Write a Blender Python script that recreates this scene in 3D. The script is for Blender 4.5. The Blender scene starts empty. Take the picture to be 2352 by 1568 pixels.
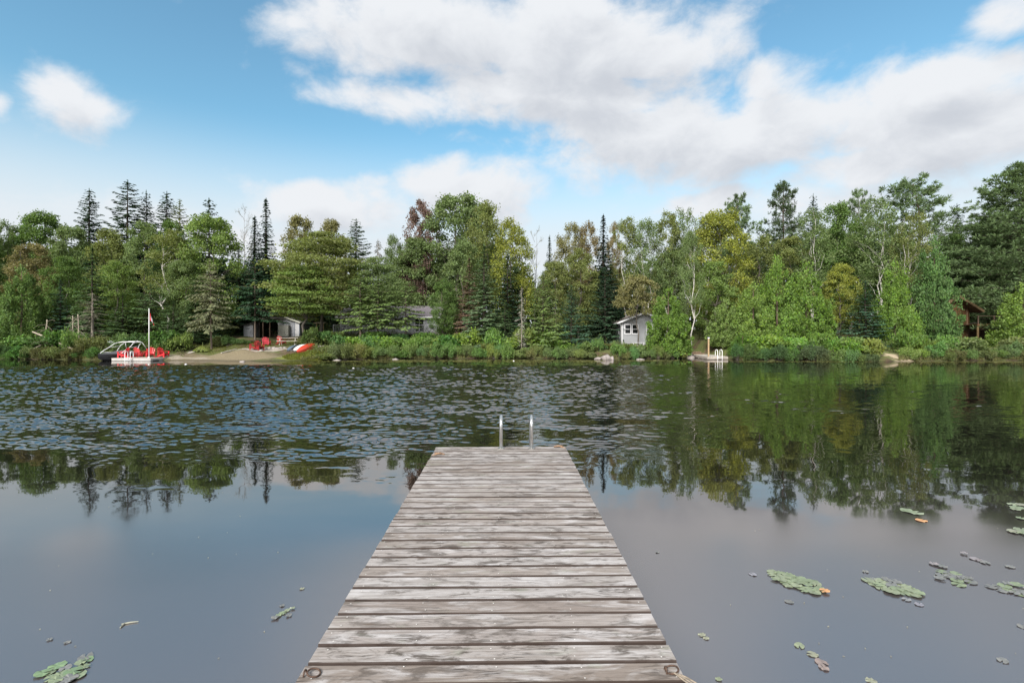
import bpy, math, random
import numpy as np
from mathutils import Vector, Matrix

# ------------------------------------------------------------------ camera, sky, sun, exposure
S = bpy.context.scene
COL = S.collection
F, PX0, HOR, CAMH = 1183.0, 1176.0, 770.0, 2.15      # focal length / axis / horizon in units of a 2352 px wide frame
cam = bpy.data.objects.new('camera', bpy.data.cameras.new('camera'))
COL.objects.link(cam)
cam.location = (0, 0, CAMH)
cam.rotation_euler = (math.pi / 2, 0, 0)
cam.data.sensor_width = 36
cam.data.lens = 36 * F / 2352
cam.data.shift_y = -(784 - HOR) / 2352
cam.data.clip_start = 0.05
cam.data.clip_end = 6000
S.camera = cam
EXPOSURE = 0.85
SKY_STRENGTH = 0.1
S.view_settings.view_transform = 'Standard'
S.view_settings.look = 'None'
S.view_settings.exposure = EXPOSURE
S.view_settings.gamma = 1
S.view_settings.use_curve_mapping = False
S.cycles.max_bounces = 6
S.cycles.diffuse_bounces = 4
S.cycles.glossy_bounces = 3
S.cycles.transmission_bounces = 3
S.cycles.transparent_max_bounces = 4
SUN_EL, SUN_AZ = 36, 203            # degrees; azimuth clockwise from +Y (view direction): behind the camera, a little left
sun = bpy.data.objects.new('sun', bpy.data.lights.new('sun', 'SUN'))
COL.objects.link(sun)
sun.data.energy = 3.7
sun.data.angle = math.radians(22)
sun.data.color = (1.0, 0.96, 0.90)
_a, _e = math.radians(SUN_AZ), math.radians(SUN_EL)
sdir = Vector((math.sin(_a) * math.cos(_e), math.cos(_a) * math.cos(_e), math.sin(_e)))
sun.rotation_euler = (-sdir).to_track_quat('-Z', 'Y').to_euler()
sun.location = (-10, -20, 30)


class N:
    """small helper for node trees"""
    def __init__(s, tree):
        s.t = tree
    def new(s, typ, **kw):
        n = s.t.nodes.new(typ)
        for k, v in kw.items():
            setattr(n, k, v)
        return n
    def put(s, sock, v):
        if isinstance(v, bpy.types.NodeSocket):
            s.t.links.new(v, sock)
        elif v is not None:
            if sock.type == 'RGBA' and len(v) == 3:
                v = (*v, 1)
            sock.default_value = v
    def m(s, op, a, b=None, c=None, clamp=False):
        n = s.new('ShaderNodeMath', operation=op, use_clamp=clamp)
        for i, v in enumerate((a, b, c)):
            if v is not None:
                s.put(n.inputs[i], v)
        return n.outputs[0]
    def v(s, op, a, b=None, scale=None):
        n = s.new('ShaderNodeVectorMath', operation=op)
        s.put(n.inputs[0], a)
        if b is not None:
            s.put(n.inputs[1], b)
        if scale is not None:
            s.put(n.inputs['Scale'], scale)
        return n.outputs[1] if op in ('LENGTH', 'DOT_PRODUCT') else n.outputs[0]
    def xyz(s, v):
        n = s.new('ShaderNodeSeparateXYZ')
        s.put(n.inputs[0], v)
        return n.outputs
    def comb(s, x, y, z):
        n = s.new('ShaderNodeCombineXYZ')
        for i, q in enumerate((x, y, z)):
            s.put(n.inputs[i], q)
        return n.outputs[0]
    def noise(s, vec, scale, detail=2, rough=.5, dist=0):
        n = s.new('ShaderNodeTexNoise')
        s.put(n.inputs['Vector'], vec)
        n.inputs['Scale'].default_value = scale
        n.inputs['Detail'].default_value = detail
        n.inputs['Roughness'].default_value = rough
        n.inputs['Distortion'].default_value = dist
        return n.outputs
    def ramp(s, fac, stops, interp='LINEAR'):
        n = s.new('ShaderNodeValToRGB')
        r = n.color_ramp
        r.interpolation = interp
        while len(r.elements) < len(stops):
            r.elements.new(.5)
        for e, (p, c) in zip(r.elements, stops):
            e.position = p
            e.color = (*c, 1) if not isinstance(c, (int, float)) else (c, c, c, 1)
        s.put(n.inputs[0], fac)
        return n.outputs[0]
    def smooth(s, x, lo, hi, a=0., b=1.):
        n = s.new('ShaderNodeMapRange', interpolation_type='SMOOTHSTEP')
        s.put(n.inputs[0], x)
        for i, q in enumerate((lo, hi, a, b)):
            s.put(n.inputs[i + 1], q)
        return n.outputs[0]
    def mix(s, f, a, b, blend='MIX'):
        n = s.new('ShaderNodeMix', data_type='RGBA', blend_type=blend)
        s.put(n.inputs['Factor'], f)
        s.put(n.inputs['A'], a)
        s.put(n.inputs['B'], b)
        return n.outputs['Result']


def build_world():
    w = bpy.data.worlds.new('World')
    S.world = w
    w.use_nodes = True
    t = w.node_tree
    t.nodes.clear()
    n = N(t)
    out = n.new('ShaderNodeOutputWorld')
    bg = n.new('ShaderNodeBackground')
    bg.inputs['Strength'].default_value = SKY_STRENGTH
    t.links.new(bg.outputs[0], out.inputs[0])
    sky = n.new('ShaderNodeTexSky', sky_type='NISHITA')
    sky.sun_disc = False
    sky.sun_elevation = math.radians(SUN_EL)
    sky.sun_rotation = math.radians(SUN_AZ)
    sky.air_density = 1.15
    sky.dust_density = 0.8
    sky.ozone_density = 1.6
    k = 1 / (SKY_STRENGTH * 2 ** EXPOSURE)              # display value 1.0
    D = n.v('NORMALIZE', n.new('ShaderNodeTexCoord').outputs['Generated'])
    # cloud masses: azimuth / elevation of the real clouds (from the photograph), denser cloud elsewhere is added for reflections and fill
    def ae(px, py):
        u, v = (px - PX0) / F, (HOR - py) / F
        az = math.atan(u)
        return az, math.atan(v * math.cos(az))
    blobs = []
    for px, py, rx, ry, g in ((1000, 95, 300, 85, 1.0), (1330, 110, 310, 110, 1.0), (1560, 120, 160, 80, .9),
                              (1330, 215, 330, 70, 1.0), (900, 240, 190, 60, .62), (700, 150, 60, 34, .38),
                              (1700, 330, 430, 90, .95), (1760, 210, 110, 70, .66), (2170, 200, 220, 80, 1.0),
                              (2250, 290, 300, 110, 1.0), (2340, 15, 120, 50, .72), (190, 245, 108, 58, .80),
                              (-20, 235, 60, 28, .7), (1085, 455, 150, 70, .95), (760, 475, 260, 58, .85),
                              (1620, 465, 160, 34, .75), (2050, 385, 330, 60, .85), (1900, 470, 500, 60, .55),
                              (500, 540, 700, 60, .55), (1270, 265, 300, 42, .8), (1500, 300, 300, 80, .8), (2000, 300, 350, 100, .8), (820, 440, 90, 40, .6), (1150, 330, 200, 30, .4)):
        a, e = ae(px, py)
        ca = math.cos(a)
        blobs.append((a, e, rx / F * ca ** 1.6, ry / F * ca, g))
    def dens(vec):
        x, y, z = n.xyz(vec)
        az = n.m('ARCTAN2', x, y)
        el = n.m('ARCSINE', z)
        wob = n.noise(vec, 5.0, 3, .55)[1]
        wx, wy, wz = n.xyz(wob)
        az2 = n.m('ADD', az, n.m('MULTIPLY', n.m('SUBTRACT', wx, .5), .16))
        el2 = n.m('ADD', el, n.m('MULTIPLY', n.m('SUBTRACT', wy, .5), .10))
        tot = None
        for a, e, ra, re, g in blobs:
            du = n.m('DIVIDE', n.m('SUBTRACT', az2, a), ra)
            dv = n.m('DIVIDE', n.m('SUBTRACT', el2, e), re)
            r2 = n.m('ADD', n.m('MULTIPLY', du, du), n.m('MULTIPLY', dv, dv))
            b = n.m('MULTIPLY', n.m('POWER', 2.718, n.m('MULTIPLY', r2, -.8)), g)
            tot = b if tot is None else n.m('MAXIMUM', tot, b)
        # heavier cloud outside the picture, added to brighten the water and the fill light
        away = n.m('MAXIMUM', n.smooth(n.m('ABSOLUTE', az), .80, 1.0), n.smooth(el, .58, .70))
        low = n.noise(n.v('MULTIPLY', vec, (1, 1, 1.6)), 2.2, 2, .5)[0]
        tot = n.m('MAXIMUM', tot, n.m('MULTIPLY', away, n.smooth(low, .24, .48, 0, 1.0)))
        fb = n.noise(n.v('MULTIPLY', vec, (1, 1, 1.5)), 9.0, 7, .60, .25)[0]
        return n.m('ADD', tot, n.m('MULTIPLY', n.m('SUBTRACT', fb, .5), 1.2))
    d0 = dens(D)
    d1 = dens(n.v('NORMALIZE', n.v('ADD', D, (-.018, 0, .045))))
    alpha = n.smooth(d0, .22, .70)
    lit = n.smooth(n.m('SUBTRACT', n.m('MULTIPLY', d1, .8), n.m('MULTIPLY', d0, .2)), .16, .80, 1., 0.)
    ccol = n.mix(lit, (.61 * k, .645 * k, .705 * k), (.86 * k, .885 * k, .92 * k))
    x, y, z = n.xyz(D)
    skyc = n.mix(1.0, sky.outputs[0], (.78, 1.10, 1.06), 'MULTIPLY')
    veil = n.smooth(z, .14, .37, .97, 0.)               # pale humid air low over the woods
    skyc = n.mix(veil, skyc, (.80 * k, .845 * k, .89 * k))
    n.put(bg.inputs['Color'], n.mix(alpha, skyc, ccol))
    w.cycles.sampling_method = 'MANUAL'
    w.cycles.sample_map_resolution = 512


build_world()

# ------------------------------------------------------------------ helpers
RNG = np.random.default_rng(7)


def at(px, py, d):
    return Vector(((px - PX0) / F * d, d, CAMH - (py - HOR) / F * d))


def obj(name, me, parent=None, mats=None):
    o = bpy.data.objects.new(name, me)
    COL.objects.link(o)
    if parent is not None:
        o.parent = parent
    return o


def tag(o, label=None, cat=None, group=None, kind=None):
    if label:
        o['label'] = label
    if cat:
        o['category'] = cat
    if group:
        o['group'] = group
    if kind:
        o['kind'] = kind
    return o


def thing(name, label, cat, loc=(0, 0, 0), rz=0, group=None):
    o = bpy.data.objects.new(name, None)
    o.empty_display_size = .2
    COL.objects.link(o)
    o.location = loc
    o.rotation_euler = (0, 0, rz)
    return tag(o, label, cat, group)


def copy_tree(o, parent=None):
    c = o.copy()
    COL.objects.link(c)
    c.parent = parent
    for ch in [q for q in ALLOBJ() if q.parent == o]:
        copy_tree(ch, c)
    return c


def ALLOBJ():
    return list(COL.objects)


class MB:
    """collects boxes, bars, tubes and lofts into one mesh"""
    def __init__(s):
        s.V, s.F = [], []
    def add(s, V, Fs):
        o = len(s.V)
        s.V += [tuple(v) for v in V]
        s.F += [tuple(o + i for i in f) for f in Fs]
        return s
    def box(s, c, size, rz=0, rx=0, ry=0):
        x, y, z = (q / 2 for q in size)
        M = Matrix.Translation(c) @ Matrix.Rotation(rz, 4, 'Z') @ Matrix.Rotation(ry, 4, 'Y') @ Matrix.Rotation(rx, 4, 'X')
        V = [M @ Vector(p) for p in ((-x, -y, -z), (x, -y, -z), (x, y, -z), (-x, y, -z), (-x, -y, z), (x, -y, z), (x, y, z), (-x, y, z))]
        return s.add(V, BOXF)
    def bar(s, p, q, w, h):
        p, q = Vector(p), Vector(q)
        d = (q - p)
        L = d.length
        d.normalize()
        up = Vector((0, 0, 1)) if abs(d.z) < .95 else Vector((0, 1, 0))
        sd = d.cross(up).normalized()
        u2 = sd.cross(d)
        V = []
        for e in (p, q):
            for a, b in ((-1, -1), (1, -1), (1, 1), (-1, 1)):
                V.append(e + sd * a * w / 2 + u2 * b * h / 2)
        return s.add(V, ((0, 1, 2, 3)[::-1], (4, 5, 6, 7), (0, 1, 5, 4), (1, 2, 6, 5), (2, 3, 7, 6), (3, 0, 4, 7)))
    def tube(s, pts, rad, n=8, cap=True):
        V, Fs = tube(pts, rad, n, cap)
        return s.add(V, Fs)
    def prism(s, poly, axis, a, b):
        """poly: list of 2D points; extruded along axis ('x' or 'y') from a to b"""
        k = len(poly)
        V = []
        for t in (a, b):
            for p in poly:
                V.append((t, p[0], p[1]) if axis == 'x' else (p[0], t, p[1]))
        Fs = [tuple(range(k)), tuple(range(2 * k - 1, k - 1, -1))]
        Fs += [(i, (i + 1) % k, k + (i + 1) % k, k + i) for i in range(k)]
        return s.add(V, Fs)
    def mesh(s, name, mat, smooth=False):
        me = bpy.data.meshes.new(name)
        me.from_pydata(s.V, [], s.F)
        if smooth:
            me.polygons.foreach_set('use_smooth', [True] * len(me.polygons))
        me.validate()
        import bmesh
        bm = bmesh.new()
        bm.from_mesh(me)
        bmesh.ops.recalc_face_normals(bm, faces=bm.faces)
        bm.to_mesh(me)
        bm.free()
        if mat:
            me.materials.append(mat)
        return me
    def build(s, name, mat, parent=None, smooth=False):
        return obj(name, s.mesh(name, mat, smooth), parent)


BOXF = ((3, 2, 1, 0), (4, 5, 6, 7), (0, 1, 5, 4), (1, 2, 6, 5), (2, 3, 7, 6), (3, 0, 4, 7))


def tube(pts, rad, n=6, cap=True):
    P = [Vector(p) for p in pts]
    if not hasattr(rad, '__len__'):
        rad = [rad] * len(P)
    V, Fs = [], []
    ref = None
    for i, p in enumerate(P):
        d = (P[min(i + 1, len(P) - 1)] - P[max(i - 1, 0)]).normalized()
        if ref is None:
            ref = Vector((1, 0, 0)) if abs(d.x) < .8 else Vector((0, 1, 0))
        a = (ref - d * ref.dot(d)).normalized()
        ref = a
        b = d.cross(a)
        for k in range(n):
            th = 2 * math.pi * k / n
            V.append(p + (a * math.cos(th) + b * math.sin(th)) * rad[i])
    for i in range(len(P) - 1):
        for k in range(n):
            Fs.append((i * n + k, i * n + (k + 1) % n, (i + 1) * n + (k + 1) % n, (i + 1) * n + k))
    if cap:
        Fs.append(tuple(range(n))[::-1])
        Fs.append(tuple((len(P) - 1) * n + k for k in range(n)))
    return V, Fs


def fast_mesh(name, V, Q, mat, tint=None, smooth=False):
    """V (n,3), Q (m,4) numpy"""
    me = bpy.data.meshes.new(name)
    V = np.ascontiguousarray(V, np.float32)
    Q = np.ascontiguousarray(Q, np.int32)
    me.vertices.add(len(V))
    me.vertices.foreach_set('co', V.ravel())
    me.loops.add(Q.size)
    me.loops.foreach_set('vertex_index', Q.ravel())
    me.polygons.add(len(Q))
    me.polygons.foreach_set('loop_start', np.arange(0, Q.size, Q.shape[1], dtype=np.int32))
    me.polygons.foreach_set('use_smooth', np.full(len(Q), smooth))
    if tint is not None:
        a = me.attributes.new('tint', 'FLOAT', 'FACE')
        a.data.foreach_set('value', np.ascontiguousarray(tint, np.float32))
    me.update(calc_edges=True)
    me.materials.append(mat)
    return me


def unit(a):
    return a / (np.linalg.norm(a, axis=1, keepdims=True) + 1e-9)


def leaves(P, U, L, W, r, nrm=None):
    """diamond leaf faces at P, long axis U; L, W arrays (full length / width); nrm: wanted face normal (roughly)"""
    n = len(P)
    U = unit(U)
    if nrm is None:
        nrm = r.normal(size=(n, 3))
    Vv = unit(np.cross(U, nrm + r.normal(size=(n, 3)) * .05))
    L = np.broadcast_to(np.asarray(L, float), (n,))[:, None]
    W = np.broadcast_to(np.asarray(W, float), (n,))[:, None]
    V = np.stack([P - U * L / 2, P + Vv * W / 2 + U * L * .08, P + U * L / 2, P - Vv * W / 2 + U * L * .08], 1).reshape(-1, 3)
    return V


def quads(n):
    return np.arange(n * 4).reshape(n, 4)


# ------------------------------------------------------------------ materials (all procedural)
def material(name):
    m = bpy.data.materials.new(name)
    m.use_nodes = True
    m.node_tree.nodes.clear()
    n = N(m.node_tree)
    out = n.new('ShaderNodeOutputMaterial')
    return m, n, out


def principled(n, out, **kw):
    b = n.new('ShaderNodeBsdfPrincipled')
    for k, v in kw.items():
        n.put(b.inputs[k.replace('_', ' ')], v)
    n.t.links.new(b.outputs[0], out.inputs[0])
    return b


def plain(name, col, rough=.6, var=.18, scale=6., metallic=0, bump=.0, coat=0, objcol=False, stretch=(1, 1, 1)):
    m, n, out = material(name)
    tc = n.new('ShaderNodeTexCoord').outputs['Object']
    vec = n.v('MULTIPLY', tc, stretch)
    nz = n.noise(vec, scale, 4, .6)[0]
    f = n.smooth(nz, .3, .7, 1 - var, 1 + var)
    if objcol:
        col = n.new('ShaderNodeObjectInfo').outputs['Color']
    c = n.mix(1., col, n.comb(f, f, f), 'MULTIPLY')
    b = principled(n, out, Base_Color=c, Roughness=rough, Metallic=metallic)
    b.inputs['Coat Weight'].default_value = coat
    if bump:
        bp = n.new('ShaderNodeBump')
        bp.inputs['Strength'].default_value = 1
        bp.inputs['Distance'].default_value = bump
        n.put(bp.inputs['Height'], nz)
        n.put(b.inputs['Normal'], bp.outputs[0])
    return m


def leaf_material(name, trans=.28, spread=.55):
    """leaf colour comes from the tree (object colour) and differs from leaf to leaf"""
    m, n, out = material(name)
    oi = n.new('ShaderNodeObjectInfo')
    at_ = n.new('ShaderNodeAttribute', attribute_name='tint')
    ti = at_.outputs['Fac']
    val = n.m('ADD', 1 - spread * .55, n.m('MULTIPLY', ti, spread * 1.25))
    hsv = n.new('ShaderNodeHueSaturation')
    n.put(hsv.inputs['Color'], oi.outputs['Color'])
    n.put(hsv.inputs['Hue'], n.m('ADD', .512, n.m('MULTIPLY', n.m('FRACT', n.m('MULTIPLY', ti, 7.13)), -.03)))
    n.put(hsv.inputs['Saturation'], n.m('ADD', .85, n.m('MULTIPLY', n.m('FRACT', n.m('MULTIPLY', ti, 3.7)), .3)))
    n.put(hsv.inputs['Value'], val)
    d = n.new('ShaderNodeBsdfDiffuse')
    tr = n.new('ShaderNodeBsdfTranslucent')
    n.put(d.inputs['Color'], hsv.outputs[0])
    n.put(tr.inputs['Color'], n.mix(1., hsv.outputs[0], (1.25, 1.3, .7), 'MULTIPLY'))
    ms = n.new('ShaderNodeMixShader')
    ms.inputs[0].default_value = trans
    n.t.links.new(d.outputs[0], ms.inputs[1])
    n.t.links.new(tr.outputs[0], ms.inputs[2])
    n.t.links.new(ms.outputs[0], out.inputs[0])
    return m


def bark_material(name, birch=False):
    m, n, out = material(name)
    tc = n.new('ShaderNodeTexCoord').outputs['Object']
    if birch:
        nz = n.noise(n.v('MULTIPLY', tc, (1.2, 1.2, 7)), 1.6, 4, .65)[0]
        c = n.ramp(nz, ((.36, (.05, .045, .04)), (.46, (.50, .47, .43)), (.6, (.66, .64, .60)), (.8, (.56, .53, .48))))
    else:
        nz = n.noise(n.v('MULTIPLY', tc, (5, 5, 1.2)), 2.2, 5, .65)[0]
        oc = n.new('ShaderNodeObjectInfo').outputs['Color']
        f = n.smooth(nz, .3, .7, .55, 1.35)
        c = n.mix(1., oc, n.comb(f, f, f), 'MULTIPLY')
    b = principled(n, out, Base_Color=c, Roughness=.9)
    bp = n.new('ShaderNodeBump')
    bp.inputs['Distance'].default_value = .03
    n.put(bp.inputs['Height'], nz)
    n.put(b.inputs['Normal'], bp.outputs[0])
    return m


LEAF = leaf_material('leaf', .36)
NEEDLE = leaf_material('needle', .22, .6)
BARK = bark_material('bark')
BIRCHBARK = bark_material('birch_bark', True)


def deck_wood():
    """weathered grey dock boards: grain, knots, splits, grime, each board different"""
    m, n, out = material('weathered_deck_wood')
    tc = n.new('ShaderNodeTexCoord').outputs['Object']
    rnd = n.new('ShaderNodeObjectInfo').outputs['Random']
    off = n.comb(n.m('MULTIPLY', rnd, 37.), n.m('MULTIPLY', rnd, 91.), n.m('MULTIPLY', rnd, 13.))
    p = n.v('ADD', tc, off)
    warp = n.noise(n.v('MULTIPLY', p, (2.2, 7, 1)), 1., 2, .5)[1]
    pw = n.v('ADD', p, n.v('SCALE', n.v('SUBTRACT', warp, (.5, .5, .5)), None, .035))
    grain = n.noise(n.v('MULTIPLY', pw, (2.0, 70, 20)), 1., 6, .7)[0]
    fine = n.noise(n.v('MULTIPLY', pw, (9.0, 190, 20)), 1., 3, .7)[0]
    patch = n.noise(n.v('MULTIPLY', p, (2.6, 11, 1)), 1., 5, .62, .8)[0]
    grime = n.noise(n.v('MULTIPLY', p, (5.5, 17, 1)), 1., 5, .68, .6)[0]
    base = n.ramp(n.m('FRACT', n.m('MULTIPLY', rnd, 5.77)),
                  ((0, (.235, .200, .18)), (.25, (.33, .30, .285)), (.5, (.28, .245, .22)), (.75, (.37, .35, .34)), (1, (.215, .18, .155))))
    c = n.mix(n.smooth(patch, .44, .66, 0, .62), base, (.54, .53, .535))            # bleached areas
    c = n.mix(n.smooth(grain, .44, .70, 0, .62), c, (.12, .095, .078))
    c = n.mix(n.smooth(fine, .46, .72, 0, .5), c, (.14, .115, .098))
    amt = n.m('ADD', .42, n.m('MULTIPLY', n.m('FRACT', n.m('MULTIPLY', rnd, 9.31)), .55))
    c = n.mix(n.m('MULTIPLY', n.smooth(grime, .47, .64), amt), c, (.072, .058, .048))       # mildew
    green = n.noise(n.v('MULTIPLY', p, (3, 6, 1)), 1.3, 3, .6)[0]
    c = n.mix(n.smooth(green, .58, .72, 0, .22), c, (.25, .29, .20))
    kv = n.new('ShaderNodeTexVoronoi')
    n.put(kv.inputs['Vector'], n.v('MULTIPLY', pw, (2.3, 6.5, 0)))
    kv.inputs['Scale'].default_value = 1
    knot = n.smooth(kv.outputs['Distance'], .05, .13, 1., 0.)
    c = n.mix(n.m('MULTIPLY', knot, .65), c, (.10, .07, .05))
    # drying splits along the grain
    sp = n.noise(n.v('MULTIPLY', pw, (1.1, 22, 0)), 1., 2, .5)[0]
    split = n.smooth(n.m('ABSOLUTE', n.m('SUBTRACT', sp, .5)), .0, .010, 1., 0.)
    gate = n.smooth(n.noise(n.v('MULTIPLY', p, (1.6, 3, 0)), 1.2, 2, .5)[0], .54, .60)
    split = n.m('MULTIPLY', split, gate)
    c = n.mix(n.m('MULTIPLY', split, .85), c, (.045, .03, .022))
    # brown sawn edges, darkened to carry the shade of the gaps in their colour
    nx, ny, nz = n.xyz(n.new('ShaderNodeTexCoord').outputs['Normal'])
    c = n.mix(n.smooth(nz, .80, .985, .95, 0.), c, (.030, .017, .012))
    b = principled(n, out, Base_Color=c, Roughness=.85)
    h = n.m('SUBTRACT', n.m('SUBTRACT', n.m('MULTIPLY', patch, .3), n.m('MULTIPLY', grain, .8)), n.m('MULTIPLY', split, 1.5))
    bp = n.new('ShaderNodeBump')
    bp.inputs['Distance'].default_value = .004
    n.put(bp.inputs['Height'], h)
    n.put(b.inputs['Normal'], bp.outputs[0])
    return m


DECK = deck_wood()
BEAM = plain('beam_wood', (.10, .065, .045), .9, .3, 3)
GREYWOOD = plain('grey_wood', (.40, .37, .33), .85, .22, 4, stretch=(1, 6, 6))
TANWOOD = plain('tan_post_wood', (.36, .25, .14), .8, .2, 5, stretch=(4, 4, .6))
STEEL = plain('brushed_steel', (.72, .72, .70), .28, .08, 30, metallic=1)
RUST = plain('rusty_iron', (.10, .062, .045), .75, .4, 60, metallic=.4, bump=.002)
WHITEMETAL = plain('white_painted_metal', (.80, .80, .80), .35, .04)
WHITEPAINT = plain('white_paint', (.58, .58, .60), .55, .08, 3)
GREYPAINT = plain('grey_paint', (.55, .56, .58), .55, .08, 3)
ROPE = plain('rope_fibre', (.24, .20, .155), .9, .3, 60)
CHAIRPAINT = plain('chair_paint', (.6, .03, .03), .45, .12, 8, objcol=True)
COLORED = plain('coloured_surface', (.5, .5, .5), .5, .12, 5, objcol=True)
GLOSSY = plain('gelcoat', (.5, .5, .5), .22, .05, 3, objcol=True)
CANVAS = plain('boat_cover_canvas', (.075, .08, .09), .75, .2, 5)
SHINGLE = plain('roof_shingle', (.145, .13, .145), .9, .3, 9, bump=.01)
ROCK = plain('granite', (.27, .24, .225), .85, .35, 3.5, bump=.04)
STRAW = plain('dead_wood', (.30, .26, .20), .9, .3, 3, stretch=(3, 3, 1))
LOGWOOD = plain('varnished_log', (.105, .056, .025), .5, .3, 2.5, stretch=(1, 4, 4))


def glass_dark(name='window_glass'):
    m, n, out = material(name)
    principled(n, out, Base_Color=(.012, .014, .015), Roughness=.04)
    return m


GLASS = glass_dark()

# ------------------------------------------------------------------ terrain and lake
SHORE_PX = ((-300, 823), (0, 824), (120, 825), (230, 826.5), (430, 828), (600, 829.5), (700, 828), (760, 826), (900, 824), (1100, 823), (1300, 823.5),
            (1400, 825), (1540, 823), (1590, 820), (1640, 820), (1690, 826), (1760, 827), (1900, 828), (2010, 830), (2060, 830), (2150, 829), (2352, 828), (2650, 827))
_sx = np.array([(a - PX0) / F * (F * CAMH / (b - HOR)) for a, b in SHORE_PX])
_sy = np.array([F * CAMH / (b - HOR) for a, b in SHORE_PX])
_prof_t = np.array([-12, -5, -1.2, 0, .35, 1.2, 3, 6, 10, 16, 30, 60, 200, 1500])
_prof_z = np.array([-3, -1.5, -.32, .0, .16, .33, .62, 1.08, 1.50, 1.95, 2.5, 3.3, 5, 12])
_beach_z = np.array([-3, -1.5, -.14, .0, .05, .18, .50, 1.00, 1.40, 1.90, 2.5, 3.3, 5, 12])


def wob(x, y):
    return (np.sin(x * .9 + y * .5) + np.sin(x * 1.7 - y * 1.1 + 2) * .6 + np.sin(x * 3.1 + y * 2.3 + 1) * .3)


def gz(x, y):
    x = np.asarray(x, float)
    y = np.asarray(y, float)
    ys = np.interp(x, _sx, _sy) + .14 * np.sin(x * 1.9) + .10 * np.sin(x * 4.3 + 1) + .06 * np.sin(x * 9.1)
    t = y - ys
    a = np.interp(t, _prof_t, _prof_z)
    b = np.interp(t, _prof_t, _beach_z)
    w = np.clip((x + 30.5) / 2.5, 0, 1) * np.clip((-15.2 - x) / 2.5, 0, 1)
    z = a * (1 - w) + b * w
    return z + wob(x, y) * .035 * np.clip(t, 0, 3)


def G(x, y):
    return float(gz(x, y))


def hit(px, py):
    """point of the ground seen at a picture position"""
    for d in np.arange(40, 95, .05):
        p = at(px, py, d)
        if G(p.x, d) >= p.z:
            return Vector((p.x, d, G(p.x, d)))
    return at(px, py, 60)


def build_ground():
    xs = np.concatenate([[-1800, -700, -300, -160], np.linspace(-100, 100, 401), [160, 300, 700, 1800]])
    ys = np.concatenate([np.linspace(36, 58, 111), np.linspace(58.6, 80, 40), [84, 90, 100, 120, 160, 260, 500, 1000, 1800]])
    X, Y = np.meshgrid(xs, ys)
    Z = gz(X, Y)
    V = np.stack([X, Y, Z], -1).reshape(-1, 3)
    nx = len(xs)
    i, j = np.meshgrid(np.arange(nx - 1), np.arange(len(ys) - 1))
    a = (j * nx + i).ravel()
    Q = np.stack([a, a + 1, a + nx + 1, a + nx], 1)
    m, n, out = material('forest_floor')
    tc = n.new('ShaderNodeTexCoord').outputs['Object']
    x, y, z = n.xyz(tc)
    n1 = n.noise(tc, .55, 5, .65)[0]
    n2 = n.noise(tc, 3.5, 5, .7)[0]
    n3 = n.noise(tc, 14., 3, .7)[0]
    grass = n.ramp(n2, ((.3, (.055, .07, .018)), (.5, (.085, .10, .024)), (.7, (.13, .13, .04))))
    litter = n.ramp(n2, ((.3, (.04, .028, .016)), (.5, (.085, .055, .03)), (.7, (.13, .085, .045))))
    c = n.mix(n.smooth(n1, .45, .6), grass, litter)
    wx = n.m('ADD', x, n.m('MULTIPLY', n.m('SUBTRACT', n.noise(tc, .8, 3)[0], .5), 3.))
    wy = n.m('ADD', y, n.m('MULTIPLY', n.m('SUBTRACT', n.noise(n.v('ADD', tc, (9, 9, 9)), .8, 3)[0], .5), 3.))
    def zone(cx, cy, rx, ry, lo=.75, hi=1.15):
        a = n.m('DIVIDE', n.m('SUBTRACT', wx, cx), rx)
        b = n.m('DIVIDE', n.m('SUBTRACT', wy, cy), ry)
        return n.smooth(n.m('SQRT', n.m('ADD', n.m('MULTIPLY', a, a), n.m('MULTIPLY', b, b))), lo, hi, 1., 0.)
    sand = n.ramp(n3, ((.3, (.13, .105, .062)), (.5, (.19, .155, .092)), (.7, (.25, .205, .13))))
    pale = n.ramp(n3, ((.3, (.28, .24, .20)), (.6, (.40, .355, .31))))
    c = n.mix(zone(-25.0, 44.7, 5.0, 2.6), c, sand)
    c = n.mix(n.m('MULTIPLY', zone(-22.5, 48.2, 3.9, 1.0), .85), c, pale)
    c = n.mix(n.m('MULTIPLY', zone(-28.5, 44.9, 2.5, .5), .5), c, pale)
    c = n.mix(zone(-18.3, 45.2, 2.0, 1.7), c, n.ramp(n2, ((.3, (.12, .15, .02)), (.7, (.22, .23, .035)))))
    c = n.mix(zone(32.6, 43.4, 1.15, 1.6), c, n.ramp(n3, ((.3, (.32, .25, .16)), (.6, (.44, .36, .25)))))
    c = n.mix(zone(39.5, 56.0, 3.5, 5.), c, n.ramp(n2, ((.3, (.12, .075, .035)), (.7, (.2, .14, .06)))))
    c = n.mix(zone(17.8, 51.9, 1.9, 1.0), c, n.ramp(n2, ((.3, (.09, .06, .035)), (.7, (.15, .105, .065)))))
    wet = n.smooth(z, .02, .12, .55, 1.)
    c = n.mix(1., c, n.comb(wet, wet, wet), 'MULTIPLY')
    b = principled(n, out, Base_Color=c, Roughness=.95)
    bp = n.new('ShaderNodeBump')
    bp.inputs['Distance'].default_value = .06
    n.put(bp.inputs['Height'], n2)
    n.put(b.inputs['Normal'], bp.outputs[0])
    o = obj('ground', fast_mesh('ground', V, Q, m, smooth=True))
    tag(o, 'sloping forest floor and sandy beach on the far shore', kind='structure')


build_ground()


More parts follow.
